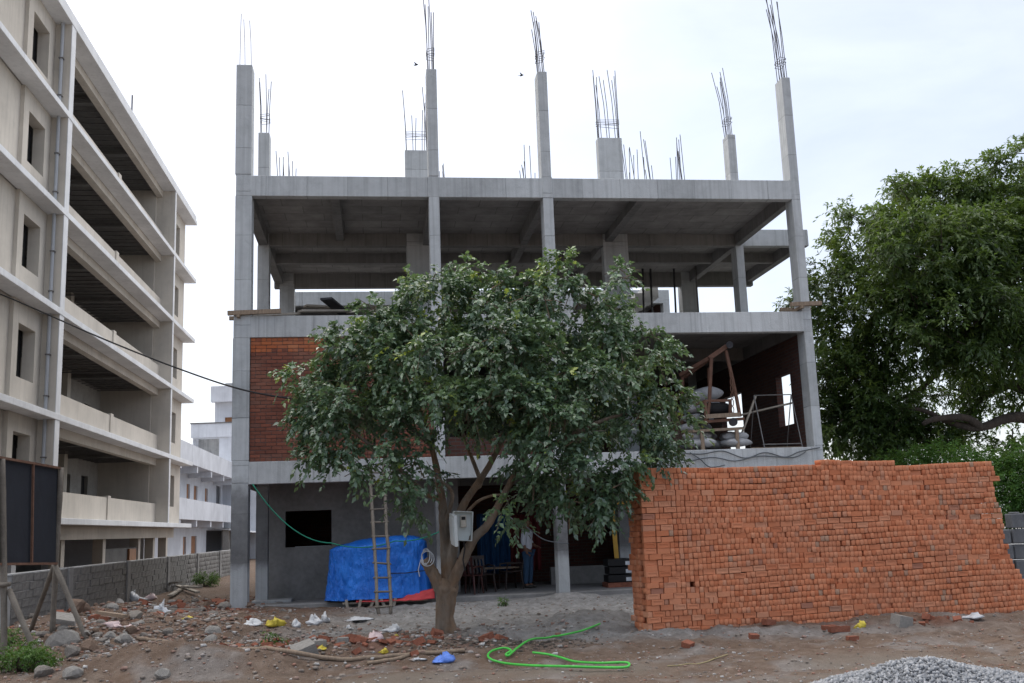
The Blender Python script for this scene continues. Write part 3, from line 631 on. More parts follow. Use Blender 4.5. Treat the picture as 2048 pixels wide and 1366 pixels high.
tw = lambda n, mb, mat, parent=None: obj(n, mb, M[mat], parent or TW)
tw('lower_wall', MB().panel('x', 0, .3, .05, 9, -1, 9.38, [(.12, 2.1, 7.4, 9.3)]), 'white_wall'); tw('roof_parapet', MB().box(-.05, 9, -.2, .1, 9.39, 10.45), 'white_wall')
tw('parapet_coping', MB().box(-.1, 9, -.25, .15, 10.451, 10.55), 'grey_steel'); tw('brick_recess', MB().box(-.0, 2.4, 1.2, 1.4, 7, 9.8), 'c_rough'); tw('side_wall', MB().box(.051, .2, .301, 8, -1, 10.3), 'white_wall')
u = tw('upper_wall', MB().panel('x', 1.5, 1.8, 1.35, 9, 10.3, 12.5, [(2.15, 3.1, 10.5, 11.1)]), 'white_wall'); tw('window', MB().box(2.15, 3.1, 1.6, 1.7, 10.5, 11.1), 'door_wood', u)
tw('upper_side_wall', MB().box(1.35, 1.5, 1.801, 8, 10.3, 12.5), 'white_wall'); tw('roof_band', MB().box(1.15, 9, .9, 1.49, 12.3, 13.55), 'white_wall'); tw('tank_room', MB().box(1.9, 9, 2.5, 4, 12.5, 14.0), 'c_rough')

# ------------------------------------------------------------------ compound wall of concrete blocks
CW = thing('compound_wall', 'low grey concrete block boundary wall running back along the left', 'wall', (-9.46, 19.5, 0), R(90) + LA)
wl = 31.0; core = obj('mortar_core', MB().box(0, wl, -.012, .2, -.5, 1.06), M['c_wall'], CW)
M['cblock'] = plain('grey hollow block', (.17, .165, .158), .95, .5, 1.6, .6)
blk = brick_mesh(.39, .152, .05, bev=.006); bme = blk.mesh('block'); bme.materials.append(M['cblock'])
items = []
for r_ in range(9):
    x = -.2 * (r_ % 2)
    while x < wl - .2:
        items.append((max(x, 0) + .2, -.28 + r_ * .16, r_)); x += .4
items.sort(key=lambda q: q[0] - (q[1] * .4)); rest = []; k = 0
for (x, z, r_) in items:
    mx = Matrix.Translation((x, .002 + random.uniform(-.010, .008), z + random.uniform(-.006, .006))) @ Matrix.Rotation(random.uniform(-.025, .025), 4, 'Y') @ Matrix.Diagonal((random.uniform(.94, 1.01), 1, random.uniform(.93, 1.02), 1))
    if k < 300 and z > .0: o = obj('block', bme, None, CW); o.matrix_local = mx; k += 1
    else: rest.append((blk, mx, random.random()))
V = join_bricks('blockwork', rest, M['cblock'], CW)
for s in (3.4, 8.6, 13.8, 19.0, 24.2): obj('wall_pier', MB().box(s, s + .3, -.06, .24, -.5, 1.10), M['c_wall'], CW)
obj('wall_end', MB().box(-.4, -.002, -.02, .22, -.5, .92), M['c_rough'], CW); obj('wall_coping', MB().box(-.02, wl, -.01, .22, 1.062, 1.09), M['c_rough'], CW)

# ------------------------------------------------------------------ hoarding on bamboo props
HB = thing('billboard', 'dark two-panel billboard seen from behind on bamboo poles', 'billboard', (0, 0, 0))
pL0 = at(4, 917, 14.6); pL1 = at(4, 1128, 14.6); pR0 = at(118, 937, 16.6); pR1 = at(112, 1127, 16.6)
def bl(a, b, t): return [a[i] + (b[i] - a[i]) * t for i in range(3)]
t0, t1 = bl(pL0, pR0, -.9), bl(pL0, pR0, 1); b0, b1 = bl(pL1, pR1, -.9), bl(pL1, pR1, 1)
def quad_slab(a, b, c, d, th):
    n = (Vector(b) - Vector(a)).cross(Vector(d) - Vector(a)).normalized() * th
    P = [Vector(q) for q in (a, b, c, d)]; return MB().add([*P, *[q + n for q in P]], [(0, 1, 2, 3), (7, 6, 5, 4), (0, 4, 5, 1), (1, 5, 6, 2), (2, 6, 7, 3), (3, 7, 4, 0)])
for i in range(3):
    e0, e1 = (i / 3 + .004), ((i + 1) / 3 - .004)
    e0, e1 = [(0, .47), (.476, .735), (.741, 1)][i]
    obj('sheet', quad_slab(bl(b0, b1, e0), bl(b0, b1, e1), bl(t0, t1, e1), bl(t0, t1, e0), .012), M['panel_blue'], HB)
off = Vector((.05, -.08, 0))
def rail(a, b, w, m='rust', n='rail'): obj(n, MB().bar(Vector(a) + off, Vector(b) + off, w), M[m], HB)
rail(b0, b1, .035); rail(t0, t1, .035)
for e in (.473, .738): rail(bl(b0, b1, e), bl(t0, t1, e), .03)
def pole(pts, r0=.04, m='bamboo', par=HB, name='pole'):
    k = len(pts); q = []
    for i in range(k - 1):
        for j in range(6): q.append(Vector(pts[i]).lerp(Vector(pts[i + 1]), j / 6))
    q.append(Vector(pts[-1])); return obj(name, MB().tube(q, [r0 * (1 + .12 * ((i % 5) == 0)) for i in range(len(q))], 8, jitter=.15), M[m], par, smooth=True)
def onground(u, v, Y):
    p = at(u, v, Y); return (p[0], p[1], gz(p[0], p[1]) - .1)
rp = pR1; pole([onground(105, 1253, 16.8), at(112, 1130, 16.6), at(122, 935, 16.55)], .045)
pole([onground(180, 1230, 16.2), at(110, 1130, 16.5)], .04); pole([onground(58, 1240, 17.8), at(108, 1132, 16.7)], .038)
pole([onground(8, 1340, 14.4), at(7, 1130, 14.5), at(4, 918, 14.5)], .045); pole([onground(90, 1340, 14.2), at(18, 1180, 14.5)], .04)
pole([at(-40, 1175, 14.5), at(20, 1168, 14.4)], .03)

# ------------------------------------------------------------------ stack of new bricks
BS = thing('brick_stack', 'long chest-high stack of fresh orange bricks in front of the building', 'brick stack', (1.8, 15.35, 0), R(15.2))
BL, BH, BW = .200, .0795, .064
T_str, T_frog, T_hd = brick_mesh(BL - .004, BH, .07), brick_mesh(BL - .004, BH, .07, True), brick_mesh(BW, BH, BL - .01)
NR = 29; RP = .0825
def xend(z):   # the right end steps out towards the ground
    return float(np.interp(z, [0, .4, .72, 1.05, 1.53, 2.4], [6.78, 6.62, 6.44, 6.3, 6.24, 6.22]))
wave = lambda x, r: .060 * (float(fbm(np.array(x * .6 + 2), np.array(r * .10), 3)) - .5) * (r / NR + .25) + .011 * math.sin(x * 2.1 + r * .3)
bulge = lambda x, z: .07 * (float(fbm(np.array(x * .8), np.array(z * 1.2 + 4), 3)) - .5)
stretch_rows = {NR - 4: (3.2, 9), NR - 5: (.0, 1.8), NR - 11: (1.6, 9), NR - 19: (0.9, 9), NR - 25: (3.2, 9), NR - 27: (0, 3.4), 0: (0, 2.2), NR - 15: (0, .4), 4: (0, .9), 6: (.4, 1.2)}
bricks = []
for r_ in range(-1, NR + 1):
    z = .04 + r_ * RP; xe = xend(z) + random.uniform(-.015, .01); x = random.uniform(-.008, .008) + .02
    if r_ == NR: x, xe = 3.04, 4.34          # part of one more course on top
    if r_ == NR - 1: x = 0.0
    q = 0
    while x < xe - .03:
        st = False
        if r_ in stretch_rows and stretch_rows[r_][0] <= x < stretch_rows[r_][1]: st = random.random() < .94
        elif x < .42: st = (r_ + q) % 2 == 0 or random.random() < .35
        else: st = random.random() < .022
        w = (BL if st else BW) + .005 + abs(random.gauss(0, .0025)); q += 1
        if x > .5:
            if random.random() < .012: x += random.uniform(.012, .03)
            if random.random() < .0012: x += w; continue
        tpl = (T_frog if random.random() < .6 else T_str) if st else T_hd
        y = (.035 if st else .095) + random.uniform(-.010, .008) - bulge(x, z) + (.0 if random.random() > .05 else random.uniform(-.02, .03))
        mx = Matrix.Translation((x + w / 2, y, z + wave(x + w / 2, r_) + random.uniform(-.002, .002))) @ Matrix.Rotation(random.gauss(0, .013), 4, 'Y') @ Matrix.Rotation(random.gauss(0, .016), 4, 'Z') @ Matrix.Diagonal((random.uniform(.98, 1.0), 1, random.uniform(.985, 1.02), 1))
        tint = min(1, max(0, random.gauss(.5, .24))) if random.random() < .95 else random.uniform(.9, 1); vis = (2.6 if st else 1) / (1 + .05 * x) - (9 if r_ <= 0 else 0)
        bricks.append((vis + random.random() * .1, tpl, mx, tint)); x += w
    # left end of the stack, running back from the corner
    y = .205; xo = .02
    while y < .50 and r_ < NR:
        st = random.random() < .45; w = (BL if st else BW) + .004
        mx = Matrix.Translation(((.035 if st else .095) + xo + random.uniform(-.008, .006), y + w / 2, z + wave(0, r_))) @ Matrix.Rotation(R(-90) + random.gauss(0, .015), 4, 'Z')
        bricks.append((.3, T_str if st else T_hd, mx, random.random())); y += w
    # top layers go back to the rear of the stack
    if r_ >= NR - 2 and r_ < NR:
        for row_y in (.305, .515):
            x = .2
            while x < xe - .05:
                bricks.append((0, T_hd, Matrix.Translation((x + BW / 2, row_y, z + wave(x, r_) - .004)) @ Matrix.Rotation(random.gauss(0, .02), 4, 'Z'), random.random())); x += BW + .006
bricks.sort(key=lambda q: -q[0])
sh = {id(t): t.mesh('brick') for t in (T_str, T_frog, T_hd)}
for q in sh.values(): q.materials.append(M['brick'])
for v, tpl, mx, tint in bricks[:300]:
    o = obj('brick', sh[id(tpl)], None, BS); o.matrix_local = mx
join_bricks('stacked_bricks', [(t, m_, c) for _, t, m_, c in bricks[300:]], M['brick_a'], BS)
core = MB().box(.14, 6.0, .13, .62, -.2, (NR - 2) * RP - .03)
for k in range(4): core.box(6.001 + k * .001, 6.1 + (3 - k) * .12, .16, .6, -.2, .3 + k * .36)
obj('inner_bricks', core, M['brick_rubble'], BS)

# ------------------------------------------------------------------ foliage
def unit(a): return a / np.maximum(np.linalg.norm(a, axis=-1, keepdims=True), 1e-9)
def leaves(name, P0, D, Ln, n, L, W, droop, tint, mat, parent, fold=True, rand=.45, O=None):
    T = len(P0); t = (np.arange(n) + .6) / n
    pos = P0[:, None] + D[:, None] * (Ln[:, None, None] * t[None, :, None]); pos[..., 2] -= droop * Ln[:, None] * t[None] ** 2
    S = unit(np.cross(D, [0, 0, 1.0]) + 1e-4); side = np.where(np.arange(n) % 2, 1.0, -1.0)
    d = D[:, None] * .55 + S[:, None] * side[None, :, None] * .8 + np.array([0, 0, -.42]) + RNG.normal(0, rand, (T, n, 3)); d = unit(d)
    nrm = np.array([0, 0, 1.0]) + RNG.normal(0, .55, (T, n, 3))
    if O is not None:      # leaves hang and shingle over each other, faces turned outwards
        d = unit(D[:, None] * .35 + S[:, None] * side[None, :, None] * .5 + O[:, None] * .3 + np.array([0, 0, -.42]) + RNG.normal(0, rand, (T, n, 3)))
        nrm = O[:, None] * .55 + np.array([0, 0, .8]) + RNG.normal(0, .42, (T, n, 3))
    w = unit(np.cross(d, nrm)); nn = np.cross(w, d)
    sz = RNG.uniform(.5, 1.3, (T, n, 1)); l = L * sz; ww = W * sz
    b = pos; tip = pos + d * l - np.array([0, 0, .12]) * l; lf = pos + d * l * .45 - w * ww * .5 + nn * ww * .12; rt = pos + d * l * .45 + w * ww * .5 + nn * ww * .12
    N = T * n
    if fold:
        ct = pos + d * l * .5 - nn * ww * .06
        V = np.stack([b, lf, tip, rt, ct], 2).reshape(-1, 3); o = (np.arange(N) * 5)[:, None]
        Fc = np.concatenate([o + np.array([0, 4, 1]), o + np.array([1, 4, 2]), o + np.array([2, 4, 3]), o + np.array([3, 4, 0])], 1).reshape(-1, 3); rep = 4
    else:
        V = np.stack([b, lf, tip, rt], 2).reshape(-1, 3); o = (np.arange(N) * 4)[:, None]; Fc = (o + np.array([0, 3, 2, 1])); rep = 1
    m = np_mesh(name, V, Fc); ti = np.clip(tint[:, None] + RNG.normal(0, .12, (T, n)), 0, 1).ravel(); fattr(m, 'tint', np.repeat(ti, rep))
    return tag(obj(name, m, mat, parent), kind='stuff')
def lobe_twigs(lobes, dens, squash=.85, inner=.45):
    P = []; D = []; TI = []
    for (c, r, *k) in lobes:
        kk = k[0] if k else 1.0
        n = max(6, int(dens * r * r * kk)); u = unit(RNG.normal(0, 1, (n, 3))); rad = inner + (1 - inner) * RNG.random((n, 1)) ** .6
        wob = 1 + .28 * (fbm(u[:, 0] * 3 + c[0] * 3 + 50, u[:, 2] * 3 + u[:, 1] * 2 + c[2] * 3 + 50, 3)[:, None] - .5) * 2
        p = np.array(c) + u * rad * wob * r * np.array([1, 1, squash]); P.append(p); D.append(unit(u * .8 + np.array([0, 0, -.25]) + RNG.normal(0, .4, (n, 3))))
        TI.append(.32 + .2 * u[:, 2] + .12 * RNG.normal(0, 1, n))
    return np.concatenate(P), np.concatenate(D), np.concatenate(TI)
def clump_twigs(lobes, k, rc, per, core=.25):
    """two-level crown: each lobe carries leafy clumps on its surface, each clump has twigs that spread outwards and hang"""
    P = []; D = []; TI = []; OO = []
    for (c, r) in lobes:
        nc = max(2, int(k * r * r * 2.2)); u = unit(RNG.normal(0, 1, (nc, 3)) + np.array([0, -.25, .25]))
        rad = np.where(RNG.random(nc) < core, RNG.uniform(.3, .7, nc), RNG.uniform(.78, 1.03, nc))[:, None]; rad = rad + (RNG.random((nc, 1)) < .09) * RNG.uniform(.15, .4, (nc, 1))
        cc = np.array(c) + u * rad * r * np.array([1, 1, .88])
        for i in range(nc):
            q = RNG.uniform(*rc); n = max(5, int(per * (q / rc[1]) ** 1.3)); w = unit(RNG.normal(0, 1, (n, 3)) + u[i] * .7 + np.array([0, 0, .35]))
            P.append(cc[i] + w * q * RNG.uniform(.1, .6, (n, 1))); D.append(unit(w * .9 + np.array([0, 0, -.15]) + RNG.normal(0, .25, (n, 3)))); TI.append(np.full(n, .36 + .19 * RNG.normal()) + .1 * w[:, 2] + .06 * RNG.normal(0, 1, n)); OO.append(unit(u[i] * .8 + w))
    return np.concatenate(P), np.concatenate(D), np.concatenate(TI), np.concatenate(OO)
def catmull(pts, n=5):
    pts = [Vector(p) for p in pts]; o = []
    for i in range(len(pts) - 1):
        p0, p1, p2, p3 = pts[max(i - 1, 0)], pts[i], pts[i + 1], pts[min(i + 2, len(pts) - 1)]
        for j in range(n):
            t = j / n; o.append(.5 * ((2 * p1) + (p2 - p0) * t + (2 * p0 - 5 * p1 + 4 * p2 - p3) * t * t + (3 * p1 - p0 - 3 * p2 + p3) * t ** 3))
    o.append(pts[-1]); return o
def limb(name, pts, r0, r1, mat, par, n=10, jit=.16):
    q = catmull(pts, 6); k = len(q); return obj(name, MB().tube(q, [r0 + (r1 - r0) * (i / (k - 1)) ** .8 for i in range(k)], n, jitter=jit), mat, par, smooth=True)
def rebase(th, loc):
    loc = Vector([float(q) for q in loc]); th.location = loc
    for ch in th.children: ch.location = ch.location - loc

# the street tree in front of the building
TR = thing('street_tree', 'leafy green tree with forked trunk in front of the concrete building', 'tree')
tb = gnd(893, 1276, 0); TY = float(tb[1])
P_ = lambda u, v, dy=0: at(u, v, TY + dy)
tz = [(tb[0] + .02, TY, -.15), tuple(P_(893, 1265)), tuple(P_(889, 1235)), tuple(P_(892, 1200)), tuple(P_(893, 1180)), tuple(P_(897, 1158))]
q = catmull(tz, 5); rr = np.interp(np.linspace(0, 1, len(q)), [0, .2, .4, .65, .85, 1], [.225, .165, .14, .155, .185, .12])
obj('trunk', MB().tube(q, list(rr), 16, jitter=.10), M['bark'], TR, smooth=True)
br = M['bark']
limb('branch', [P_(889, 1195), P_(874, 1162, -.05), P_(857, 1132, -.1), P_(849, 1120, -.12)], .11, .075, br, TR)
limb('branch', [P_(895, 1165, .05), P_(892, 1110, .1), P_(888, 1050, .1), P_(884, 1000, .1), P_(876, 950, .1), P_(862, 890, .1), P_(835, 810, 0), P_(800, 730, 0)], .105, .025, br, TR)
limb('branch', [P_(898, 1165), P_(905, 1100, .05), P_(915, 1045, .1), P_(928, 1008, .15), P_(950, 975, .2), P_(982, 925, .25), P_(1008, 870, .3), P_(1035, 780, .3), P_(1050, 680, .3)], .095, .025, br, TR)
limb('branch', [P_(902, 1170, -.05), P_(922, 1128, -.15), P_(947, 1078, -.25), P_(975, 1050, -.3), P_(1002, 1000, -.3), P_(1030, 948, -.3), P_(1062, 885, -.3), P_(1100, 800, -.3), P_(1150, 720, -.2)], .095, .025, br, TR)
limb('branch', [P_(884, 1000, .1), P_(850, 985, .0), P_(800, 940, -.2), P_(740, 890, -.4), P_(690, 850, -.5)], .05, .02, br, TR, 8)
limb('branch', [P_(1030, 948, -.3), P_(1090, 900, -.5), P_(1160, 860, -.6), P_(1240, 830, -.6), P_(1310, 820, -.5)], .055, .02, br, TR, 8)
limb('branch', [P_(888, 1050, .1), P_(905, 990, -.1), P_(880, 960, -.2), P_(850, 940, -.3)], .04, .015, br, TR, 8)
limb('branch', [P_(950, 975, .2), P_(960, 960, .5), P_(930, 880, .9), P_(900, 780, 1.1)], .05, .02, br, TR, 8)
limb('branch', [P_(930, 1030, 0), P_(960, 1000, -.2), P_(1005, 990, -.35), P_(1020, 1020, -.4)], .03, .012, br, TR, 6)
limb('branch', [P_(862, 890, .1), P_(800, 840, .3), P_(720, 790, .4), P_(640, 790, .3)], .045, .015, br, TR, 8)
NL = [(872, 612, 0, 88), (1112, 606, .1, 82), (990, 640, 0, 105), (930, 590, .2, 60), (1050, 600, -.1, 60), (780, 668, -.2, 85), (712, 728, -.1, 85), (650, 800, 0, 78), (622, 862, -.1, 52), (690, 845, -.5, 70), (645, 905, -.3, 42), (1190, 672, 0, 88), (1262, 742, -.1, 88), (1322, 812, -.1, 62), (1345, 872, -.2, 42), (1290, 880, -.4, 75),
      (860, 740, -.5, 120), (1030, 740, -.6, 130), (1150, 790, -.7, 110), (760, 800, -.7, 100), (900, 830, -.9, 85), (1010, 840, -1.0, 90), (785, 890, -.8, 58), (700, 915, -.6, 34), (1110, 880, -.9, 85), (1190, 930, -.8, 75), (1212, 975, -.6, 38), (1160, 985, -.7, 55), (1200, 1015, -.6, 26), (1330, 925, -.3, 26), (1090, 950, -.7, 50),
      (640, 945, -.3, 28), (815, 965, -.6, 42), (822, 1015, -.5, 34), (825, 930, -.6, 42), (1012, 1035, -.5, 38), (1110, 980, -.5, 42), (1140, 1005, -.5, 36), (870, 720, .9, 110), (1050, 740, .9, 130), (1200, 800, .9, 110), (740, 800, .8, 100), (960, 640, .9, 90), (1110, 545, .0, 30), (1250, 548, 0, 12), (1310, 672, -.3, 16), (868, 550, 0, 30), (950, 548, .1, 22), (820, 560, 0, 25), (590, 830, 0, 28), (1350, 800, -.2, 40), (1365, 850, -.2, 26), (1340, 760, -.1, 40), (640, 700, 0, 40), (600, 760, 0, 34), (690, 690, .1, 40), (760, 660, .4, 50), (1235, 620, .1, 35)]
lobes = [(at(u + (965 - u) * .035, v, TY + dy), r * .88 * TY / 2055.0) for (u, v, dy, r) in NL]
P0, D0, TI, O0 = clump_twigs(lobes, 16.5, (.15, .31), 20)
# fresh pale tips low down and on top
TI = TI + .22 * np.clip((P0[:, 2] - 5.1) / .7, 0, 1) + np.where(RNG.random(len(TI)) < .012, .55, 0)
leaves('crown', P0, D0, RNG.uniform(.18, .34, len(P0)), 13, .088, .058, .5, TI, M['leaf'], TR, rand=.4, O=O0)
tw_ = MB()
for i in RNG.choice(len(P0), 420, False):
    a = Vector(P0[i]); d = Vector(D0[i]); tw_.tube([a - d * .35 + Vector((0, 0, -.06)), a, a + d * .3 - Vector((0, 0, .08))], [.009, .007, .004], 4)
tag(obj('twigs', tw_, M['bark'], TR), kind='stuff')
rebase(TR, (tb[0], TY, 0))
print('tree twigs', len(P0))

# the big spreading tree on the right, behind the brick stack
BT = thing('spreading_tree', 'large dark spreading tree behind the brick stack on the right', 'tree')
BYd = 30.0
Q_ = lambda u, v, dy=0: at(u, v, BYd + dy)
bd = M['bark_dark']
foot = at(2190, 1010, BYd)
limb('trunk', [(foot[0], foot[1], -.2), Q_(2185, 980), Q_(2170, 920), Q_(2130, 860)], .6, .42, bd, BT, 14)
limb('branch', [Q_(2140, 880), Q_(2060, 838, -.5), Q_(2010, 838, -.6), Q_(1960, 855, -.8), Q_(1900, 845, -1), Q_(1850, 822, -1), Q_(1790, 812, -1)], .21, .04, bd, BT, 12)
limb('branch', [Q_(2150, 880), Q_(2080, 800, .3), Q_(2020, 770, .3), Q_(1950, 745, .2), Q_(1900, 700, .2), Q_(1840, 690, 0), Q_(1760, 660, 0)], .2, .03, bd, BT, 12)
limb('branch', [Q_(2150, 870), Q_(2120, 740, 1), Q_(2060, 620, 1), Q_(1980, 520, 1), Q_(1920, 420, 1)], .34, .05, bd, BT, 12)
limb('branch', [Q_(2020, 770, .3), Q_(1960, 800, .5), Q_(1910, 880, .5), Q_(1880, 900, .5)], .12, .04, bd, BT, 8)
limb('branch', [Q_(1960, 855, -.8), Q_(1930, 835, -1.2), Q_(1870, 838, -1.5), Q_(1845, 848, -1.5)], .13, .06, bd, BT, 8)
limb('branch', [Q_(1900, 700, .2), Q_(1860, 760, 0), Q_(1800, 800, 0), Q_(1720, 820, 0)], .12, .03, bd, BT, 8)
limb('branch', [Q_(2120, 740, 1), Q_(2060, 560, 1.5), Q_(2050, 400, 1.5), Q_(2040, 320, 1.5)], .2, .04, bd, BT, 8)
limb('branch', [Q_(1980, 520, 1), Q_(1880, 520, .5), Q_(1780, 530, .3), Q_(1700, 540, .3)], .15, .03, bd, BT, 8)
BLb = [(1700, 560, 0, 62), (1695, 640, 0, 60), (1745, 470, 0, 75), (1815, 425, 0, 80), (1905, 410, .3, 70), (1850, 520, -1.5, 110), (1950, 490, -1, 110), (2025, 345, 0, 48), (2045, 310, 0, 30), (2010, 600, -1.5, 120), (1900, 640, -1.8, 100), (1790, 620, -1, 85), (1985, 410, .4, 70), (1780, 540, 1.2, 95),
       (1705, 720, .5, 58), (1690, 800, .4, 62), (1735, 860, .2, 55), (1690, 880, .4, 35), (1790, 880, 0, 48), (1850, 895, 0, 46), (1690, 850, -.3, 60), (1740, 800, -.3, 60), (1800, 870, -.5, 55), (1880, 890, -.3, 46), (1700, 760, -.3, 55), (1760, 700, -.2, 60), (1840, 700, -.5, 60), (1930, 700, -.8, 60), (1760, 760, .8, 40), (1980, 690, -1, 65), (1880, 730, -.6, 42), (2050, 500, 0, 120), (2130, 600, 0, 150), (2150, 430, 1, 140), (2060, 690, -1, 62), (1672, 600, 0, 34), (1655, 505, 0, 24), (1660, 760, .5, 34), (1850, 790, .5, 30), (1930, 895, .3, 30), (2010, 905, .4, 28), (2060, 905, .4, 34), (1600, 612, 3.2, 20), (1625, 590, 2.0, 24), (1640, 660, 2, 34), (1840, 390, 0, 40), (1955, 385, 0, 40), (2050, 790, .5, 34), (1985, 800, .4, 32), (2030, 860, .6, 34), (1955, 850, .2, 34), (1900, 800, .2, 34), (2010, 745, .2, 36), (1930, 780, .6, 26), (1730, 700, 1, 40), (2000, 760, .8, 22), (1820, 850, .3, 46), (1770, 820, .4, 46)]
lobes = [(at(u, v, BYd + dy), r * BYd / 2055.0) for (u, v, dy, r) in BLb]
P0, D0, TI, O0 = clump_twigs(lobes, 7.2, (.28, .6), 28, .42)
TI = TI + .12 * np.clip((P0[:, 2] - 7) / 4, -1, 1)
leaves('crown', P0, D0, RNG.uniform(.35, .7, len(P0)), 14, .16, .06, .5, TI, M['leaf_neem'], BT, fold=False, O=O0)
tw_ = MB()
for i in RNG.choice(len(P0), 500, False):
    a = Vector(P0[i]); d = Vector(D0[i]); tw_.tube([a - d * .6, a, a + d * .5 - Vector((0, 0, .12))], [.018, .013, .006], 4)
tag(obj('twigs', tw_, bd, BT), kind='stuff')
rebase(BT, (foot[0], foot[1], 0)); print('big tree twigs', len(P0))

# shrubs and weeds
def shrub(name, label, cat, base, lobes, dens, n, L, W, mat, group=None, ln=(.15, .35), stems=6):
    t = thing(name, label, cat, group=group)
    P0, D0, TI = lobe_twigs(lobes, dens, .9, .2)
    leaves('foliage', P0, unit(D0 + np.array([0, 0, .3])), RNG.uniform(*ln, len(P0)), n, L, W, .4, TI + .1, M[mat], t, fold=False)
    mb = MB(); c = np.mean([q[0] for q in lobes], axis=0)
    for i in range(stems):
        e = lobes[i % len(lobes)][0]; mb.tube([(base[0] + random.uniform(-.1, .1), base[1] + random.uniform(-.1, .1), base[2] - .05), tuple((np.array(base) + e) / 2 + RNG.normal(0, .05, 3)), tuple(e)], [.02, .015, .006], 5)
    obj('stems', mb, M['bark_dark'], t); rebase(t, base); return t
YS = 24.0
shrub('green_shrub', 'bright green feathery shrub behind the right end of the brick stack', 'shrub', (11.3, YS, 0), [(at(u, v, YS + dy), r * YS / 2055) for u, v, dy, r in [(1985, 950, .5, 50), (2030, 960, 0, 55), (2020, 1010, 0, 45), (1960, 925, .8, 35), (2070, 930, 0, 60), (2080, 1000, 0, 50), (1920, 915, 1, 28)]], 900, 12, .09, .03, 'leaf_bush', ln=(.2, .4))
shrub('green_shrub', 'low yellow-green shrub peeking above the middle right of the brick stack', 'shrub', (9.3, 27, 0), [(at(u, v, 27 + dy), r * 27 / 2055) for u, v, dy, r in [(1830, 925, 0, 40), (1880, 918, 0, 42), (1780, 935, 0, 30)]], 700, 12, .09, .03, 'leaf_bush', ln=(.2, .4))
def weed(u, v, label, r, n, cat='weed', hgt=.25, Y=None):
    p = gnd(u, v, .1) if Y is None else at(u, v, Y); p[2] = gz(p[0], p[1])
    lb_ = [(p + np.array([random.uniform(-r, r), random.uniform(-r, r), random.uniform(.05, hgt)]), random.uniform(.06, .12) * (1 + r)) for _ in range(n)]
    return shrub('weed_clump', label, cat, tuple(p), lb_, 2600, 7, .045, .02, 'leaf_weed', ln=(.06, .16), stems=n)
weed(45, 1330, 'patch of green weeds in the left bottom corner beside a bamboo pole', .42, 14)
weed(15, 1300, 'small weed tuft at the foot of the left billboard pole', .25, 8)
weed(412, 1168, 'green weed bush by the boundary wall left of the corner column', .4, 12, 'weed', .4)
weed(545, 1298, 'small weed among the rubble in the left foreground', .07, 3, hgt=.12)
weed(1010, 1205, 'small weed tuft on the grey sand mound', .05, 2, hgt=.1)

# ------------------------------------------------------------------ things in and around the building (positions in building coordinates: along, in, up)
FC, FS = math.cos(FYAW), math.sin(FYAW)
def bw(s, t, z): return (s * FC - t * FS, FD + s * FS + t * FC, z)
# blue tarpaulin over a heap
TP = thing('blue_tarpaulin', 'bright blue tarpaulin draped over a heap under the building', 'tarpaulin', bw(-3.2, .85, .12), FYAW)
nth, nh = 160, 34; V = []; 
for i in range(nh + 1):
    h = i / nh
    for j in range(nth):
        a = 2 * math.pi * j / nth; ca_, sa_ = math.cos(a), math.sin(a); e = 2 / 4.2
        fx = math.copysign(abs(ca_) ** e, ca_); fy = math.copysign(abs(sa_) ** e, sa_)
        nz_ = float(fbm(np.array(a * 4.2 + 9), np.array(h * 1.3), 3)) - .5
        if h < .72:
            k = h / .72; rad = 1 + .07 * (1 - k) ** 2; fold = (.045 * abs(math.sin(a * 13 + 2.5 * nz_ * 7)) ** .6 + .14 * nz_) * (1 - .5 * k) + .07 * (float(fbm(np.array(a * 10), np.array(h * 6), 4, .6)) - .5)
            z = k * 1.22; x = fx * (1.10 * rad) + fx * fold; y = fy * (.66 * rad) + fy * fold
            if i == 0: z = .02 + .05 * nz_
        else:
            k = (h - .72) / .28; r_ = math.cos(k * math.pi / 2); x = fx * 1.10 * (1 - k) ** .85 + .04 * nz_; y = fy * .66 * (1 - k) ** .85; z = 1.22 + .13 * math.sin(k * math.pi / 2) + .05 * nz_ * (1 - k) + .05 * (float(fbm(np.array(x * 2.2 + 7), np.array(y * 2.2 + 3), 3)) - .5) * 2
        V.append((x * (1 - .03 * h), y, z * (1 + .06 * math.sin(x * 1.4 + .6))))
idx = np.arange((nh + 1) * nth).reshape(nh + 1, nth); nxt = np.roll(idx, -1, 1)
Fq = np.stack([idx[:-1], nxt[:-1], nxt[1:], idx[1:]], -1).reshape(-1, 4)
obj('sheet', np_mesh('sheet', V, Fq, True), M['tarp'], TP)
obj('tie_cord', MB().tube([(.25, -.73, .58), (.6, -.74, .57), (.95, -.72, .60), (1.13, -.55, .6)], .011, 6), M['cable'], TP)
RS = thing('red_sheet', 'crumpled red sheet showing under the blue tarpaulin', 'sheet', bw(-2.7, .12, .08), FYAW)
sv = []; ni, nj = 50, 7
for i in range(ni + 1):
    x = -1.0 + 1.75 * i / ni
    for j in range(nj + 1):
        k = j / nj; n_ = float(fbm(np.array(x * 5), np.array(k * 3), 3)) - .5; hh = .06 + .17 * max(0, (x + .15) / .9) ** 1.2
        sv.append((x, -.06 + .10 * k + .07 * n_, .02 + hh * k + .05 * n_))
Fq = [(i * (nj + 1) + j, (i + 1) * (nj + 1) + j, (i + 1) * (nj + 1) + j + 1, i * (nj + 1) + j + 1) for i in range(ni) for j in range(nj)]
o = obj('cloth', np_mesh('cloth', sv, Fq, True), M['red_cloth'], RS); so = o.modifiers.new('thick', 'SOLIDIFY'); so.thickness = .006
PL = thing('pallet', 'rough timber pallet under the blue tarpaulin', 'pallet', bw(-3.0, .1, .0), FYAW)
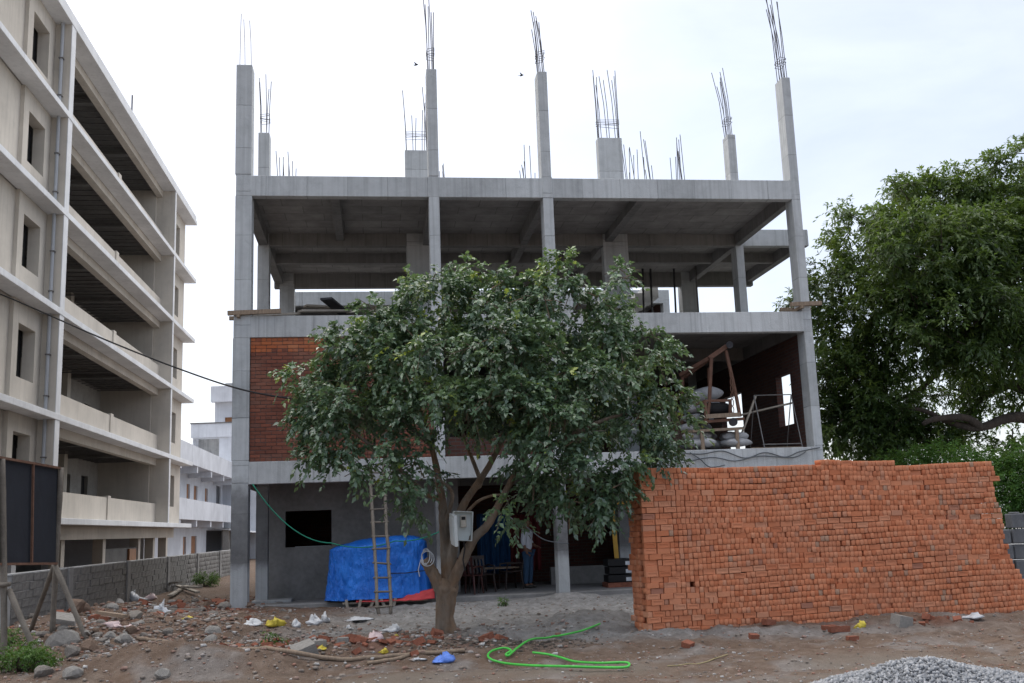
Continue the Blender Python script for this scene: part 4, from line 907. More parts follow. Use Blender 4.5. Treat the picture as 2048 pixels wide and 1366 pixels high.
for s in (-.9, -.62, -.35, -.1, .15): obj('leg', MB().obox((s, .02, .05), (.06, .09, .22), (0, random.uniform(-.5, .5), 0)), M['plank'], PL)
obj('board', MB().box(-1.0, .9, .06, 1.2, .06, .10), M['plank'], PL)

# ladder against the first floor beam
LD = thing('bamboo_ladder', 'long weathered bamboo ladder leaning against the first floor beam', 'ladder')
gb0 = gnd(757, 1226, .05); gb1 = gnd(782, 1224, .05)
lt0 = Vector(bw(*[*fac(740, 925, -.12)[:1], -.12, 3.18])); lt1 = Vector(bw(*[*fac(766, 925, -.12)[:1], -.12, 3.18]))
l0 = Vector((gb0[0], gb0[1], gz(gb0[0], gb0[1]) - .05)); l1 = Vector((gb1[0], gb1[1], gz(gb1[0], gb1[1]) - .05))
def wob(a, b, n=12, k=.02): return [a.lerp(b, i / n) + Vector((random.uniform(-k, k), random.uniform(-k, k), 0)) for i in range(n + 1)]
obj('rail', MB().tube(wob(l0, lt0), .036, 8, jitter=.15), M['bamboo'], LD, smooth=True); obj('rail', MB().tube(wob(l1, lt1), .036, 8, jitter=.15), M['bamboo'], LD, smooth=True)
for i in range(11):
    k = .055 + i * .087; a, b = l0.lerp(lt0, k), l1.lerp(lt1, k); d = (b - a).normalized() * .06
    obj('rung', MB().tube([a - d + Vector((0, -.02, random.uniform(-.02, .02))), b + d + Vector((0, -.02, random.uniform(-.02, .02)))], .021, 7, jitter=.15), M['bamboo'], LD, smooth=True)
rebase(LD, tuple((l0 + l1) / 2))

# electricity meter box hung on the tree
ml = at(926, 1052, TY - .42)
MX = thing('meter_box', 'pale grey meter box with its door hanging open on the tree trunk', 'meter box', tuple(ml), R(10))
w_, h_, d_ = .30, .44, .15
def shell():
    mb = MB(); t = .014
    mb.box(-w_ / 2, w_ / 2, d_ - t, d_, -h_ / 2, h_ / 2); mb.box(-w_ / 2, -w_ / 2 + t, 0, d_ - t - .001, -h_ / 2, h_ / 2); mb.box(w_ / 2 - t, w_ / 2, 0, d_ - t - .001, -h_ / 2, h_ / 2)
    mb.box(-w_ / 2 + t + .001, w_ / 2 - t - .001, 0, d_ - t - .001, h_ / 2 - t, h_ / 2); mb.box(-w_ / 2 + t + .001, w_ / 2 - t - .001, 0, d_ - t - .001, -h_ / 2, -h_ / 2 + t); return mb
c_ = obj('case', shell(), M['meter'], MX, rot=(0, R(4), 0), bevel=.006)
mt = obj('meter', MB().box(-.03, .06, .05, .13, -.02, .16), M['beige'], MX, bevel=.01); obj('display', MB().box(-.015, .045, .045, .049, .09, .14), M['black'], mt)
obj('door', MB().box(0, .27, -.05, 0, -.25, .21).box(.03, .24, -.062, -.0505, -.2, .17), M['meter'], MX, loc=(-w_ / 2, -.003, -.01), rot=(R(4), R(9), R(-82)), bevel=.012)
obj('cable_tail', MB().tube([(.02, .1, -.22), (.03, .1, -.34), (.0, .12, -.5), (.03, .14, -.66)], .012, 6), M['cable'], MX)
CO = thing('wire_coil', 'loose coil of pale wire hung on the sawn off branch', 'wire', tuple(at(852, 1112, TY - .2)))
for k in range(3):
    a0_ = random.random() * 6; cp = [((.06 + .02 * k) * math.cos(a) + .01 * k, .02 * math.sin(a * 2 + k), .11 * math.sin(a) - .02 * k) for a in np.linspace(a0_, a0_ + 5.6, 26)]
    obj('loop', MB().tube(cp, .007, 5), M['plastic_white'], CO)
obj('loose_end', MB().tube([(-.08, 0, -.05), (-.12, -.02, -.2), (-.10, -.02, -.3)], .007, 5), M['plastic_white'], CO)

# lifting machine, sacks and stand on the first floor
H0 = LV[0]
hp = lambda u, v, t=.3: (4.27 + .0124 * (u - 1380) + .00094 * (890 - v), t, 3.41 + (890 - v) * .01215)
HO = thing('hoist_frame', 'rusty brown steel hoist frame standing in the right first floor bay', 'hoist', bw(0, 0, 0), FYAW)
def hb(n, a, b, w=.065, m='rust', h=None): return obj(n, MB().bar(a, b, w, h), M[m], HO)
hb('boom', hp(1456, 690, .35), hp(1418, 716, .35), .11); hb('boom', hp(1419, 716, .36), hp(1378, 740, 1.1), .09); hb('boom', hp(1455, 692, .5), hp(1392, 742, 1.35), .08)
obj('pulley', MB().lathe([(.03, -.05), (.09, -.05), (.06, 0), (.09, .05), (.03, .05)], 14), M['dark_steel'], HO, loc=hp(1458, 690, .3), rot=(R(90), 0, 0))
for a in (((1422, 716, .3), (1420, 760, .3), (1418, 803, .28), (1411, 850, .25)), ((1453, 700, .35), (1462, 742, .33), (1474, 800, .3), (1480, 836, .28)), ((1385, 742, 1.2), (1386, 840, 1.2)), ((1440, 725, 1.2), (1443, 800, 1.2))):
    obj('leg', MB().tube([hp(*q) for q in a], [.045] * len(a), 6), M['rust'], HO)
hb('rail', hp(1407, 803, .27), hp(1462, 803, .27), .06); hb('rail', hp(1410, 803, .3), hp(1386, 812, 1.2), .05); hb('post', hp(1409, 803, .27), hp(1411, 848, .25)); hb('post', hp(1460, 803, .28), hp(1460, 832, .28))
obj('platform', MB().obox(hp(1446, 841, .55), (1.0, .75, .07), (R(4), R(-3), 0)), M['rust'], HO); obj('platform_lip', MB().obox(hp(1442, 834, .15), (.85, .05, .1), (0, R(-2), 0)), M['wood'], HO)
obj('motor', MB().lathe([(.05, -.36), (.15, -.34), (.16, -.1), (.17, -.1), (.17, .1), (.16, .1), (.15, .32), (.04, .34)], 16), M['black'], HO, loc=hp(1436, 818, .55), rot=(0, R(90), 0))
for k in range(6): obj('chain_link', MB().tube([Vector(hp(1461 + k * .7, 752 + k * 14, .25)) + Vector((.03 * math.cos(a), 0, .085 * math.sin(a))) for a in np.linspace(0, 6.28, 9)], .012, 5), M['rust'], HO)
obj('winch_gear', MB().lathe([(.02, -.04), (.10, -.04), (.10, .04), (.02, .04)], 14), M['dark_steel'], HO, loc=hp(1464, 847, .2), rot=(R(90), 0, 0))
HO.location = bw(4.9, .5, H0)
for ch in HO.children: ch.location = ch.location - Vector((4.9, .5, H0))
WT = thing('trestle_table', 'low wooden trestle carrying the hoist above white sacks', 'trestle', bw(4.9, .5, H0), FYAW)
obj('top', MB().obox((.03, .0, .50), (1.25, .8, .06), (R(3), R(-2), 0)), M['wood'], WT)
for s, t in ((-.37, -.36), (.50, -.36), (-.40, .34), (.52, .34)): obj('leg', MB().box(s - .04, s + .04, t - .04, t + .04, 0, .47), M['wood'], WT)
def sack_mesh(seed, L=.62, W=.40, Hh=.22):
    rg = random.Random(seed); n, k = 18, 10; V = []
    ph = [rg.random() * 6 for _ in range(4)]
    for i in range(k + 1):
        b_ = -math.pi / 2 + math.pi * i / k
        for j in range(n):
            a = 2 * math.pi * j / n; ca_, sa_ = math.cos(a), math.sin(a); e = .55
            x = math.copysign(abs(ca_) ** e, ca_) * abs(math.cos(b_)) ** .6; y = math.copysign(abs(sa_) ** e, sa_) * abs(math.cos(b_)) ** .6; z = math.sin(b_)
            q = 1 + .07 * math.sin(3 * a + ph[0]) + .06 * math.sin(5 * a + 3 * b_ + ph[1]) + .04 * math.sin(9 * a + ph[2])
            V.append((x * L / 2 * q, y * W / 2 * q, Hh / 2 * z * (1 + .12 * math.sin(4 * x + ph[3])) ))
    return np_mesh('sack', V, [(i * n + j, i * n + (j + 1) % n, (i + 1) * n + (j + 1) % n, (i + 1) * n + j) for i in range(k) for j in range(n)], True)
sk = [sack_mesh(i) for i in range(4)]
for q in sk: q.materials.append(M['sack'])
def sack(u, v, t, label, i, rz=0, group='white sacks beside the hoist', sc=(1, 1, 1), tilt=0):
    s, _, z = hp(u, v, t); o = obj('sack', sk[i % 4], None, None, bw(s, t, z), (0, tilt, FYAW + rz)); o.scale = sc; return tag(o, label, 'sack', group)
sack(1432, 782, .95, 'white sack on top of the pile behind the hoist frame', 0, .2, sc=(1.15, 1.2, 1.5))
sack(1404, 790, .85, 'white sack on the left shoulder of the pile behind the hoist', 1, .8, sc=(.9, 1.1, 1.3), tilt=.2)
for i, (u, v) in enumerate([(1402, 812), (1405, 832), (1400, 852)]):
    sack(u, v, .9, ['white sack in the middle of the column left of the hoist motor', 'white sack below the middle of the column left of the hoist', 'white sack just above the trestle top at its left'][i], i + 1, .3 * i)
sack(1425, 803, .95, 'white sack directly behind the upper hoist rail', 2, .1, sc=(1.3, 1, 1.1)); 
sack(1398, 872, .45, 'upper white sack under the left end of the trestle', 0, .3, sc=(1.1, 1, 1)); sack(1403, 886, .35, 'lower white sack under the left end of the trestle', 2, -.2, sc=(1.25, 1.1, 1.0))
sack(1472, 874, .45, 'upper white sack under the right end of the trestle', 3, .1, sc=(1.1, 1, 1)); sack(1474, 887, .35, 'lower white sack under the right end of the trestle', 1, .2, sc=(1.25, 1.1, .9))
sack(1440, 888, .7, 'dirty sack between the two sack piles under the trestle', 1, .6, sc=(.8, .9, .8)); 
for q, zz in ((0, .22), (1, .44), (2, .66), (3, .88), (0, 1.08)): tag(obj('sack', sk[q], None, None, bw(4.75 + .1 * (q % 2), 1.25, H0 + .1 + zz - .11), (0, 0, FYAW + .2 * q)), 'sack buried in the stacked column behind the hoist', 'sack', 'white sacks beside the hoist').scale = (1.3, 1.2, 1.1)
TS = thing('steel_stand', 'thin grey steel folding stand beside the corner column', 'stand', bw(0, 0, 0), FYAW)
f4 = lambda u, v, t: fac(u, v, t)
A = [f4(1508, 791, .35), f4(1582, 789, .35)]; Bt = [f4(1526, 892, .25), f4(1601, 887, .25)]; Ct = [(A[0][0] + .02, .95, H0), (A[1][0] + .02, .95, H0)]
for i in (0, 1):
    obj('leg', MB().tube([A[i], (Bt[i][0], .15, H0)], .014, 6), M['grey_steel'], TS); obj('leg', MB().tube([A[i], Ct[i]], .013, 6), M['grey_steel'], TS)
obj('cross_bar', MB().tube([A[0], A[1]], .013, 6), M['grey_steel'], TS); obj('cross_bar', MB().tube([(Bt[0][0] - .03, .18, H0 + .1), (Bt[1][0] - .03, .18, H0 + .1)], .013, 6), M['grey_steel'], TS)
TS.location = bw(6.5, .5, H0)
for ch in TS.children: ch.location = ch.location - Vector((6.5, .5, H0))
def bobj(name, mb, mat, label, cat, s, t, z, group=None, bevel=0):
    """one-mesh thing inside the building; mesh given in building coordinates"""
    me = mb.mesh(name); me.transform(Matrix.Translation((-s, -t, -z))); o = obj(name, me, M[mat], None, bw(s, t, z), (0, 0, FYAW), bevel); return tag(o, label, cat, group)
bobj('plank', MB().bar(f4(1484, 866, .5), f4(1511, 793, .42), .16, .04), 'plank', 'grey plank leaning steeply between the trestle and the steel stand', 'plank', 5.9, .5, H0)
bobj('plank', MB().bar(f4(1478, 831, .9), f4(1584, 806, .6), .22, .035), 'plank', 'grey plank lying level across the steel stand', 'plank', 6.4, .8, H0)
bobj('plank', MB().obox((6.5, .7, H0 + .03), (1.3, .5, .05)), 'wood', 'brown board lying on the floor under the steel stand', 'plank', 6.5, .7, H0)
g0 = fac(1287, 862, .7); g1 = fac(1330, 898, .7)
bobj('green_board', MB().box(g0[0], g1[0], .68, .72, H0, g0[2]).box(g0[0] - .03, g1[0] + .03, .67, .73, g0[2], g0[2] + .04), 'green_board', 'dark green board standing on the first floor right of the tree crown', 'board', g0[0], .7, H0)
# loose timber on the second floor
for i, (a, b, wv, lab) in enumerate([((652, 597, 1.0), (690, 628, 2.2), .3, 'dark plywood board tilted up on the second floor'), ((600, 622, .6), (790, 622, 2.4), .2, 'long grey plank lying on the second floor edge'), ((700, 624, 1.4), (800, 614, 4.0), .22, 'grey plank running back across the second floor'), ((610, 612, 3.8), (660, 615, 4.1), .25, 'short grey plank further in on the second floor'), ((505, 631, .3), (600, 627, .8), .08, 'thin pole lying along the left end of the second floor')]):
    pa, pb = fac(*a), fac(*b); bobj('plank', MB().bar(pa, pb, wv, .05), 'plank' if i else 'dark_steel', lab, 'plank', pa[0], pa[1], pa[2])

# shaded ground floor: curtains, chairs, boxes, pole
def curtain(name, label, mat, s0, s1, t, z0, z1, seed):
    n, k = 40, 8; V = []
    for j in range(k + 1):
        for i in range(n + 1):
            x = s0 + (s1 - s0) * i / n; V.append((x - s0, .05 * math.sin(i * .9 + seed) + .03 * math.sin(i * .37 + seed * 2 + j * .2), (z0 + (z1 - z0) * j / k)))
    Fq = [(j * (n + 1) + i, j * (n + 1) + i + 1, (j + 1) * (n + 1) + i + 1, (j + 1) * (n + 1) + i) for j in range(k) for i in range(n)]
    o = obj(name, np_mesh(name, V, Fq, True), M[mat], None, bw(s0, t, 0), (0, 0, FYAW)); s_ = o.modifiers.new('thick', 'SOLIDIFY'); s_.thickness = .01; return tag(o, label, 'curtain')
c0, c1 = fac(955, 1100, 3.4)[0], fac(1020, 1100, 3.4)[0]; c2 = fac(1082, 1100, 3.4)[0]
curtain('cloth_curtain', 'blue cloth hanging in the dark ground floor behind the tree trunk', 'curtain_blue', c0, c1, 3.4, .45, 2.0, 1); curtain('cloth_curtain', 'dark red cloth hanging behind the standing person', 'curtain_red', c1 + .01, c2, 3.42, .5, 1.95, 4)
def chair(u, v, t, label, mat, rz):
    s, _, z = fac(u, v, t); c = thing('plastic_chair', label, 'chair', bw(s, t, .1), FYAW + rz, 'plastic chairs under the building')
    for sx in (-1, 1):
        for sy in (-1, 1): obj('leg', MB().tube([(sx * .24, sy * .24, 0), (sx * .2, sy * .2, .42)], [.02, .028], 6), M[mat], c)
        obj('armrest', MB().tube([(sx * .23, -.2, .42), (sx * .25, -.18, .62), (sx * .25, .16, .64), (sx * .22, .24, .6)], .022, 6), M[mat], c)
    obj('seat', MB().obox((0, 0, .43), (.46, .46, .035), (R(3), 0, 0)), M[mat], c, bevel=.012)
    back = MB()
    for sx in (-.2, -.1, 0, .1, .2): back.bar((sx, .22, .44), (sx * .95, .30, .8), .05, .015)
    back.bar((-.23, .305, .82), (.23, .305, .82), .025, .09); obj('backrest', back, M[mat], c); return c
chair(940, 1180, 1.2, 'maroon plastic chair close behind the tree trunk', 'chair_red', 2.6); chair(965, 1178, 1.7, 'dark brown plastic chair beside the maroon one in the shade', 'chair_dark', .4); chair(1022, 1172, 2.6, 'dark brown plastic chair left of the standing person', 'chair_dark', -1.3)
TB = thing('dark_table', 'dark low table in the shade under the blue curtain', 'table', bw((c0 + c1) / 2 + .2, 2.9, .1), FYAW)
obj('top', MB().box(-.55, .55, -.25, .25, .5, .54), M['wood'], TB)
for sx in (-.5, .5):
    for sy in (-.2, .2): obj('leg', MB().box(sx - .025, sx + .025, sy - .025, sy + .025, 0, .5), M['chair_dark'], TB)
b0_ = fac(1213, 1185, 1.6); b1_ = fac(1262, 1145, 1.6); wd = b1_[0] - b0_[0]
for k in range(3):
    o = bobj('black_crate', MB().box(b0_[0] + .03 * (k % 2), b1_[0] - .04 * (k == 2), 1.3, 1.85, .22 + k * .19, .22 + k * .19 + .17), 'black', ['lowest black crate in the pile beside the brick stack', 'middle black crate in the pile beside the brick stack', 'topmost black crate in the pile beside the brick stack'][k], 'crate', b0_[0], 1.3, .22 + k * .19, 'black crates by the stack', .01)
    obj('white_sticker', MB().box(wd - .2, wd - .05, -.004, -.001, .02, .11), M['plastic_white'], o)
bobj('brick_plinth', MB().box(b0_[0] - .03, b1_[0] + .1, 1.25, 1.9, .1, .21), 'brick_rubble', 'low course of bricks under the black crates', 'bricks', b0_[0], 1.3, .1)
y0_ = fac(1240, 1143, 1.75); y1_ = fac(1228, 1035, 1.75)
bobj('yellow_plank', MB().bar((y0_[0], 1.92, .1), (y1_[0] - .03, 1.8, 2.2), .11, .03), 'yellow', 'yellow painted plank standing upright beside the brick stack', 'plank', y0_[0], 1.9, .1)
y2_ = fac(1243, 1005, 1.6); y3_ = fac(1275, 1003, 1.6)
bobj('yellow_crossbar', MB().box(y2_[0] - .2, y3_[0] + .8, 1.7, 1.76, y2_[2] - .04, y2_[2] + .05), 'yellow', 'short ochre crossbar under the ceiling left of the brick stack', 'bar', y2_[0], 1.7, 2.3)

# person standing in the shade
ps, _, _ = fac(1058, 1178, 2.6)
PE = thing('person', 'person in white shirt and blue jeans standing in the shade under the building', 'person', bw(ps, 2.6, .1), FYAW + R(60))
def skin_obj(name, verts, edges, rad, mat, parent, root=0, sub=2):
    me = bpy.data.meshes.new(name); me.from_pydata(verts, edges, []); o = bpy.data.objects.new(name, me); COL.objects.link(o); o.parent = parent
    m = o.modifiers.new('skin', 'SKIN'); m.use_smooth_shade = True
    for i, r_ in enumerate(rad):
        d = me.skin_vertices[0].data[i]; d.radius = r_ if hasattr(r_, '__len__') else (r_, r_); d.use_root = (i == root)
    s_ = o.modifiers.new('sub', 'SUBSURF'); s_.levels = 1; s_.render_levels = sub; me.materials.append(mat); return o
# facing local -y; x = left-right
bv = [(0, 0, .95), (0, .01, 1.12), (0, .0, 1.33), (0, .01, 1.45), (0, -.01, 1.53), (0, -.015, 1.62), (0, -.01, 1.70),
      (.10, 0, .90), (.11, -.02, .50), (.11, .02, .10), (.12, -.10, .045), (-.10, 0, .90), (-.11, .01, .50), (-.11, .04, .10), (-.12, -.08, .045),
      (.18, 0, 1.40), (.23, .03, 1.14), (.19, -.16, 1.02), (.15, -.24, 1.02), (-.18, 0, 1.40), (-.24, .02, 1.14), (-.23, -.06, .92), (-.22, -.09, .84)]
be = [(0, 1), (1, 2), (2, 3), (3, 4), (4, 5), (5, 6), (0, 7), (7, 8), (8, 9), (9, 10), (0, 11), (11, 12), (12, 13), (13, 14), (2, 15), (15, 16), (16, 17), (17, 18), (2, 19), (19, 20), (20, 21), (21, 22)]
brd = [(.13, .1), (.12, .09), (.14, .1), .055, .055, (.082, .1), (.07, .085), .085, .058, .04, .04, .085, .058, .04, .04, .06, .042, .033, .03, .06, .042, .033, .03]
body = skin_obj('body', bv, be, brd, M['skin'], PE)
for sx, px, py, pz in ((1, .15, -.24, 1.02), (-1, -.22, -.09, .84)):
    for k in range(4): obj('finger', MB().tube([(px + .012 * (k - 1.5), py - .02, pz - .01), (px + .013 * (k - 1.5), py - .055, pz - .03), (px + .013 * (k - 1.5), py - .06, pz - .06 + .005 * k)], [.009, .008, .006], 6), M['skin'], body, smooth=True)
    obj('thumb', MB().tube([(px - sx * .02, py, pz), (px - sx * .045, py - .03, pz - .01), (px - sx * .045, py - .055, pz - .02)], [.011, .009, .007], 6), M['skin'], body, smooth=True)
obj('nose', MB().tube([(0, -.105, 1.645), (0, -.13, 1.605), (0, -.11, 1.6)], [.008, .016, .012], 6), M['skin'], body, smooth=True)
for sx in (-1, 1):
    obj('ear', MB().tube([(sx * .08, 0, 1.59), (sx * .095, .01, 1.62), (sx * .085, .0, 1.655)], [.01, .016, .01], 6), M['skin'], body, smooth=True); obj('eye', MB().tube([(sx * .022, -.098, 1.645), (sx * .042, -.094, 1.645)], [.008, .008], 6), M['hair'], body)
obj('mouth', MB().tube([(-.022, -.108, 1.567), (0, -.113, 1.565), (.022, -.108, 1.567)], [.005, .008, .005], 6), M['chair_red'], body)
skin_obj('hair', [(0, .03, 1.60), (0, .015, 1.70), (0, -.04, 1.735)], [(0, 1), (1, 2)], [(.085, .07), (.083, .085), (.06, .05)], M['hair'], PE)
sv_ = [(0, 0, .90), (0, .01, 1.12), (0, 0, 1.33), (0, .01, 1.44), (.19, 0, 1.39), (.235, .03, 1.15), (.215, -.07, 1.08), (-.19, 0, 1.39), (-.245, .02, 1.15), (-.24, -.01, 1.04)]
skin_obj('shirt', sv_, [(0, 1), (1, 2), (2, 3), (2, 4), (4, 5), (5, 6), (2, 7), (7, 8), (8, 9)], [(.175, .135), (.16, .125), (.175, .125), .075, .085, .066, .06, .085, .066, .06], M['shirt'], PE)
skin_obj('jeans', [(0, 0, .97), (.10, 0, .86), (.112, -.02, .50), (.11, .02, .09), (-.10, 0, .86), (-.112, .01, .50), (-.11, .04, .09)], [(0, 1), (1, 2), (2, 3), (0, 4), (4, 5), (5, 6)], [(.155, .12), .11, .08, .07, .11, .08, .07], M['jeans'], PE)
for sx, yy in ((.115, -.03), (-.115, -.01)): skin_obj('shoe', [(sx, yy + .06, .05), (sx, yy - .06, .045), (sx, yy - .14, .035)], [(0, 1), (1, 2)], [.05, .048, .04], M['shoe'], PE)

# ropes, wires, hose
RP_ = thing('green_rope', 'thin green rope sagging from the corner column to the tarpaulin', 'rope')
ra = Vector(bw(*fac(505, 968, -.03))); rb = Vector(bw(*fac(662, 1086, -.1))); rc = Vector(bw(*fac(790, 1082, -.15))); rd_ = Vector(bw(*fac(885, 1060, -.1)))
obj('strand', MB().tube(sag(ra, rb, .32, 16) + sag(rb, rc, .12, 8)[1:] + sag(rc, rd_, .08, 8)[1:], .014, 6), M['rope'], RP_, smooth=True); rebase(RP_, ra)
OC = thing('overhead_cable', 'black overhead cable sagging from the beige block to the brick bay', 'cable')
e0 = Vector(at(-130, 545, 27.0)); e1 = Vector(at(0, 588, 25.6)); em = Vector(at(370, 742, 24.0)); e2 = Vector(bw(*fac(640, 805, -.05)))
cp = catmull([e0, e1, Vector(at(200, 675, 24.8)), em, Vector(bw(*fac(500, 783, -.4))), e2], 10)
obj('strand', MB().tube(cp, .02, 6), M['cable'], OC, smooth=True); rebase(OC, e0)
for k, (pts, lab) in enumerate([([(1290, 915), (1330, 905), (1400, 908), (1445, 902), (1490, 916), (1530, 905), (1570, 914), (1600, 903), (1640, 895)], 'grey cable looped along the first floor beam above the brick stack'), ([(1270, 935), (1340, 930), (1420, 915), (1470, 922), (1520, 912), (1585, 915), (1612, 903)], 'lower grey cable drooping along the first floor beam'), ([(1380, 905), (1400, 918), (1420, 934), (1450, 930)], 'short grey cable hanging down in front of the beam')]):
    q = [Vector(bw(*fac(u, v, -.03 - .02 * k))) for u, v in pts]; o = obj('beam_cable', MB().tube([p - q[0] for p in catmull(q, 6)], .014, 6), M['grey_cable'], None, q[0], smooth=True); tag(o, lab, 'cable')
q = [Vector(at(1010, 1030, 16.5)), Vector(bw(*fac(1050, 1052, -1.5))), Vector(bw(*fac(1090, 1080, -.3))), Vector(bw(*fac(1137, 1087, -.03)))]
tag(obj('service_wire', MB().tube([p - q[0] for p in catmull(q, 8)], .012, 6), M['grey_cable'], None, q[0], smooth=True), 'thin wire running from the tree to the ground floor column', 'wire')
def gpath(pts, lift): 
    o = []
    for u, v in pts:
        p = ground_hit(u, v); o.append(Vector((p[0], p[1], gz(p[0], p[1]) + lift)))
    return o
def ground_line(name, pts, r, mat, label, cat, lift=None, n=8):
    q = catmull(gpath(pts, lift if lift is not None else r * .9), 8)
    q = [Vector((p.x, p.y, max(p.z, gz(p.x, p.y) + r * .8))) for p in q]; o = obj(name, MB().tube([p - q[0] for p in q], r, n), M[mat], None, q[0], smooth=True); return tag(o, label, cat)
ground_line('garden_hose', [(1200, 1253), (1160, 1268), (1100, 1276), (1062, 1288), (1035, 1304), (1018, 1318), (1012, 1316), (1022, 1308), (1008, 1303), (985, 1307), (976, 1318), (984, 1327), (1010, 1334), (1060, 1338), (1130, 1341), (1200, 1343), (1248, 1343), (1259, 1338), (1250, 1333), (1200, 1334), (1150, 1330), (1120, 1322), (1095, 1316), (1066, 1315)], .0145, 'green_hose', 'bright green garden hose looped on the ground in the foreground', 'hose', lift=.045)
ground_line('black_pipe', [(275, 1278), (330, 1288), (420, 1297), (480, 1303)], .03, 'wood', 'brown pole lying across the dirt mound on the left', 'pole')
ground_line('black_pipe', [(465, 1302), (560, 1317), (680, 1322), (800, 1315), (930, 1306)], .028, 'wood', 'long dark pole lying in front of the rubble strip', 'pole')
ground_line('dry_straw', [(1335, 1333), (1400, 1328), (1430, 1318), (1455, 1310)], .007, 'straw', 'yellow straw stalk on the road right of the hose', 'straw', n=5)
ground_line('black_pipe', [(735, 1330), (790, 1322), (830, 1310)], .025, 'wood', 'short dark stick in front of the long pole', 'stick')

# ------------------------------------------------------------------ rubble
def stone_mesh(seed, kind='stone'):
    rg = np.random.default_rng(seed); import bmesh
    bm = bmesh.new(); bmesh.ops.create_icosphere(bm, subdivisions=2, radius=1)
    pl = unit(rg.normal(0, 1, (9, 3))); off_ = rg.uniform(.45, .85, 9); sc = rg.uniform(.65, 1.0, 3)
    for v in bm.verts:
        p = np.array(v.co); 
        for n_, o_ in zip(pl, off_):
            e = p @ n_ - o_
            if e > 0: p = p - n_ * e
        v.co = Vector(p * sc * (1 + rg.normal(0, .02)))
    m = bpy.data.meshes.new('stone'); bm.to_mesh(m); bm.free(); return m
def box_chunk(seed, L=.2, W=.1, H=.075):
    rg = random.Random(seed); mb = MB().box(-.5, .5, -.5, .5, -.5, .5); k = rg.uniform(.4, 1)
    mb.v = [((x * k if x > 0 else x) + rg.uniform(-.06, .06), y + rg.uniform(-.06, .06), z + rg.uniform(-.06, .06)) for x, y, z in mb.v]; return mb.mesh('chunk')
def withmat(meshes, mats):
    o = []
    for i, m in enumerate(meshes): m.materials.append(M[mats[i % len(mats)]]); o.append(m)
    return o
st_me = withmat([stone_mesh(i) for i in range(12)], ['stone', 'stone_brown', 'lump', 'stone_brown']); bk_me = withmat([box_chunk(i) for i in range(8)], ['brick_rubble']); cb_me = withmat([box_chunk(40 + i) for i in range(4)], ['lump'])
def put(name, me, x, y, size, label, cat, group=None, sink=.3, rot=None):
    o = obj(name, me, None, None, (x, y, gz(x, y) + size[2] * sink), rot or (random.uniform(-.4, .4), random.uniform(-.4, .4), random.uniform(0, 6.3))); o.scale = size; return tag(o, label, cat, group)
# singled out pieces
def putp(name, me, u, v, size, label, cat, rot=None, sink=.3):
    p = ground_hit(u, v); return put(name, me, p[0], p[1], size, label, cat, None, sink, rot)
putp('concrete_lump', cb_me[0], 612, 1312, (.34, .22, .2), 'large pale concrete block tilted in front of the rubble', 'concrete block', (.3, -.35, .3), .3)
putp('concrete_slab', st_me[2], 125, 1290, (.3, .2, .26), 'big pale broken concrete slab below the billboard', 'concrete slab', (.2, .5, .6), .2)
putp('concrete_slab', cb_me[2], 133, 1262, (.4, .3, .08), 'flat grey slab piece lying on top of the rubble heap at left', 'concrete slab', (.3, .2, .2), 2.2)
putp('brown_boulder', st_me[1], 180, 1300, (.20, .16, .16), 'brown boulder in the rubble left of the dirt mound', 'boulder'); putp('brown_boulder', st_me[3], 152, 1235, (.28, .2, .18), 'rounded orange brown boulder at the top of the left rubble heap', 'boulder', sink=.9)
putp('concrete_lump', cb_me[3], 690, 1288, (.22, .13, .1), 'pale concrete piece lying in the middle of the brick rubble', 'concrete block', (0, 0, .1), .4); putp('concrete_lump', cb_me[1], 642, 1293, (.2, .12, .09), 'flat pale piece left of the middle concrete piece', 'concrete block', (0, 0, .3), .4)
putp('grey_boulder', st_me[2], 145, 1352, (.17, .14, .12), 'pale grey stone on the road edge at the bottom left', 'stone'); putp('grey_boulder', st_me[6], 325, 1354, (.13, .11, .1), 'pointed grey stone at the bottom edge left of centre', 'stone'); putp('grey_boulder', st_me[0], 88, 1350, (.17, .14, .1), 'dark grey stone at the foot of a bamboo prop', 'stone')
putp('concrete_lump', cb_me[2], 1806, 1252, (.26, .2, .16), 'pale grey concrete lump in front of the brick stack', 'concrete block', (.1, .2, .4), .35)
putp('loose_brick', bk_me[2], 1538, 1252, (.2, .1, .08), 'loose brick below the left part of the stack', 'brick', (0, .1, .6), .4); putp('loose_brick', bk_me[3], 1510, 1277, (.16, .1, .08), 'half buried dark brick in front of the stack', 'brick', (.2, .1, .2), .1); putp('loose_brick', bk_me[4], 1708, 1281, (.18, .1, .07), 'dark loose brick on the soil below the middle of the stack', 'brick', (0, 0, .2), .3); putp('loose_brick', bk_me[5], 1375, 1292, (.14, .11, .1), 'rounded brick piece near the left corner of the stack', 'brick', None, .1)
for k in range(3): putp('loose_brick', bk_me[k], 1658 + 13 * k, 1262, (.2, .1, .08), ['left loose brick of a row lying below the stack', 'middle loose brick of a row lying below the stack', 'right loose brick of a row lying below the stack'][k], 'brick', (0, 0, .3), .35)
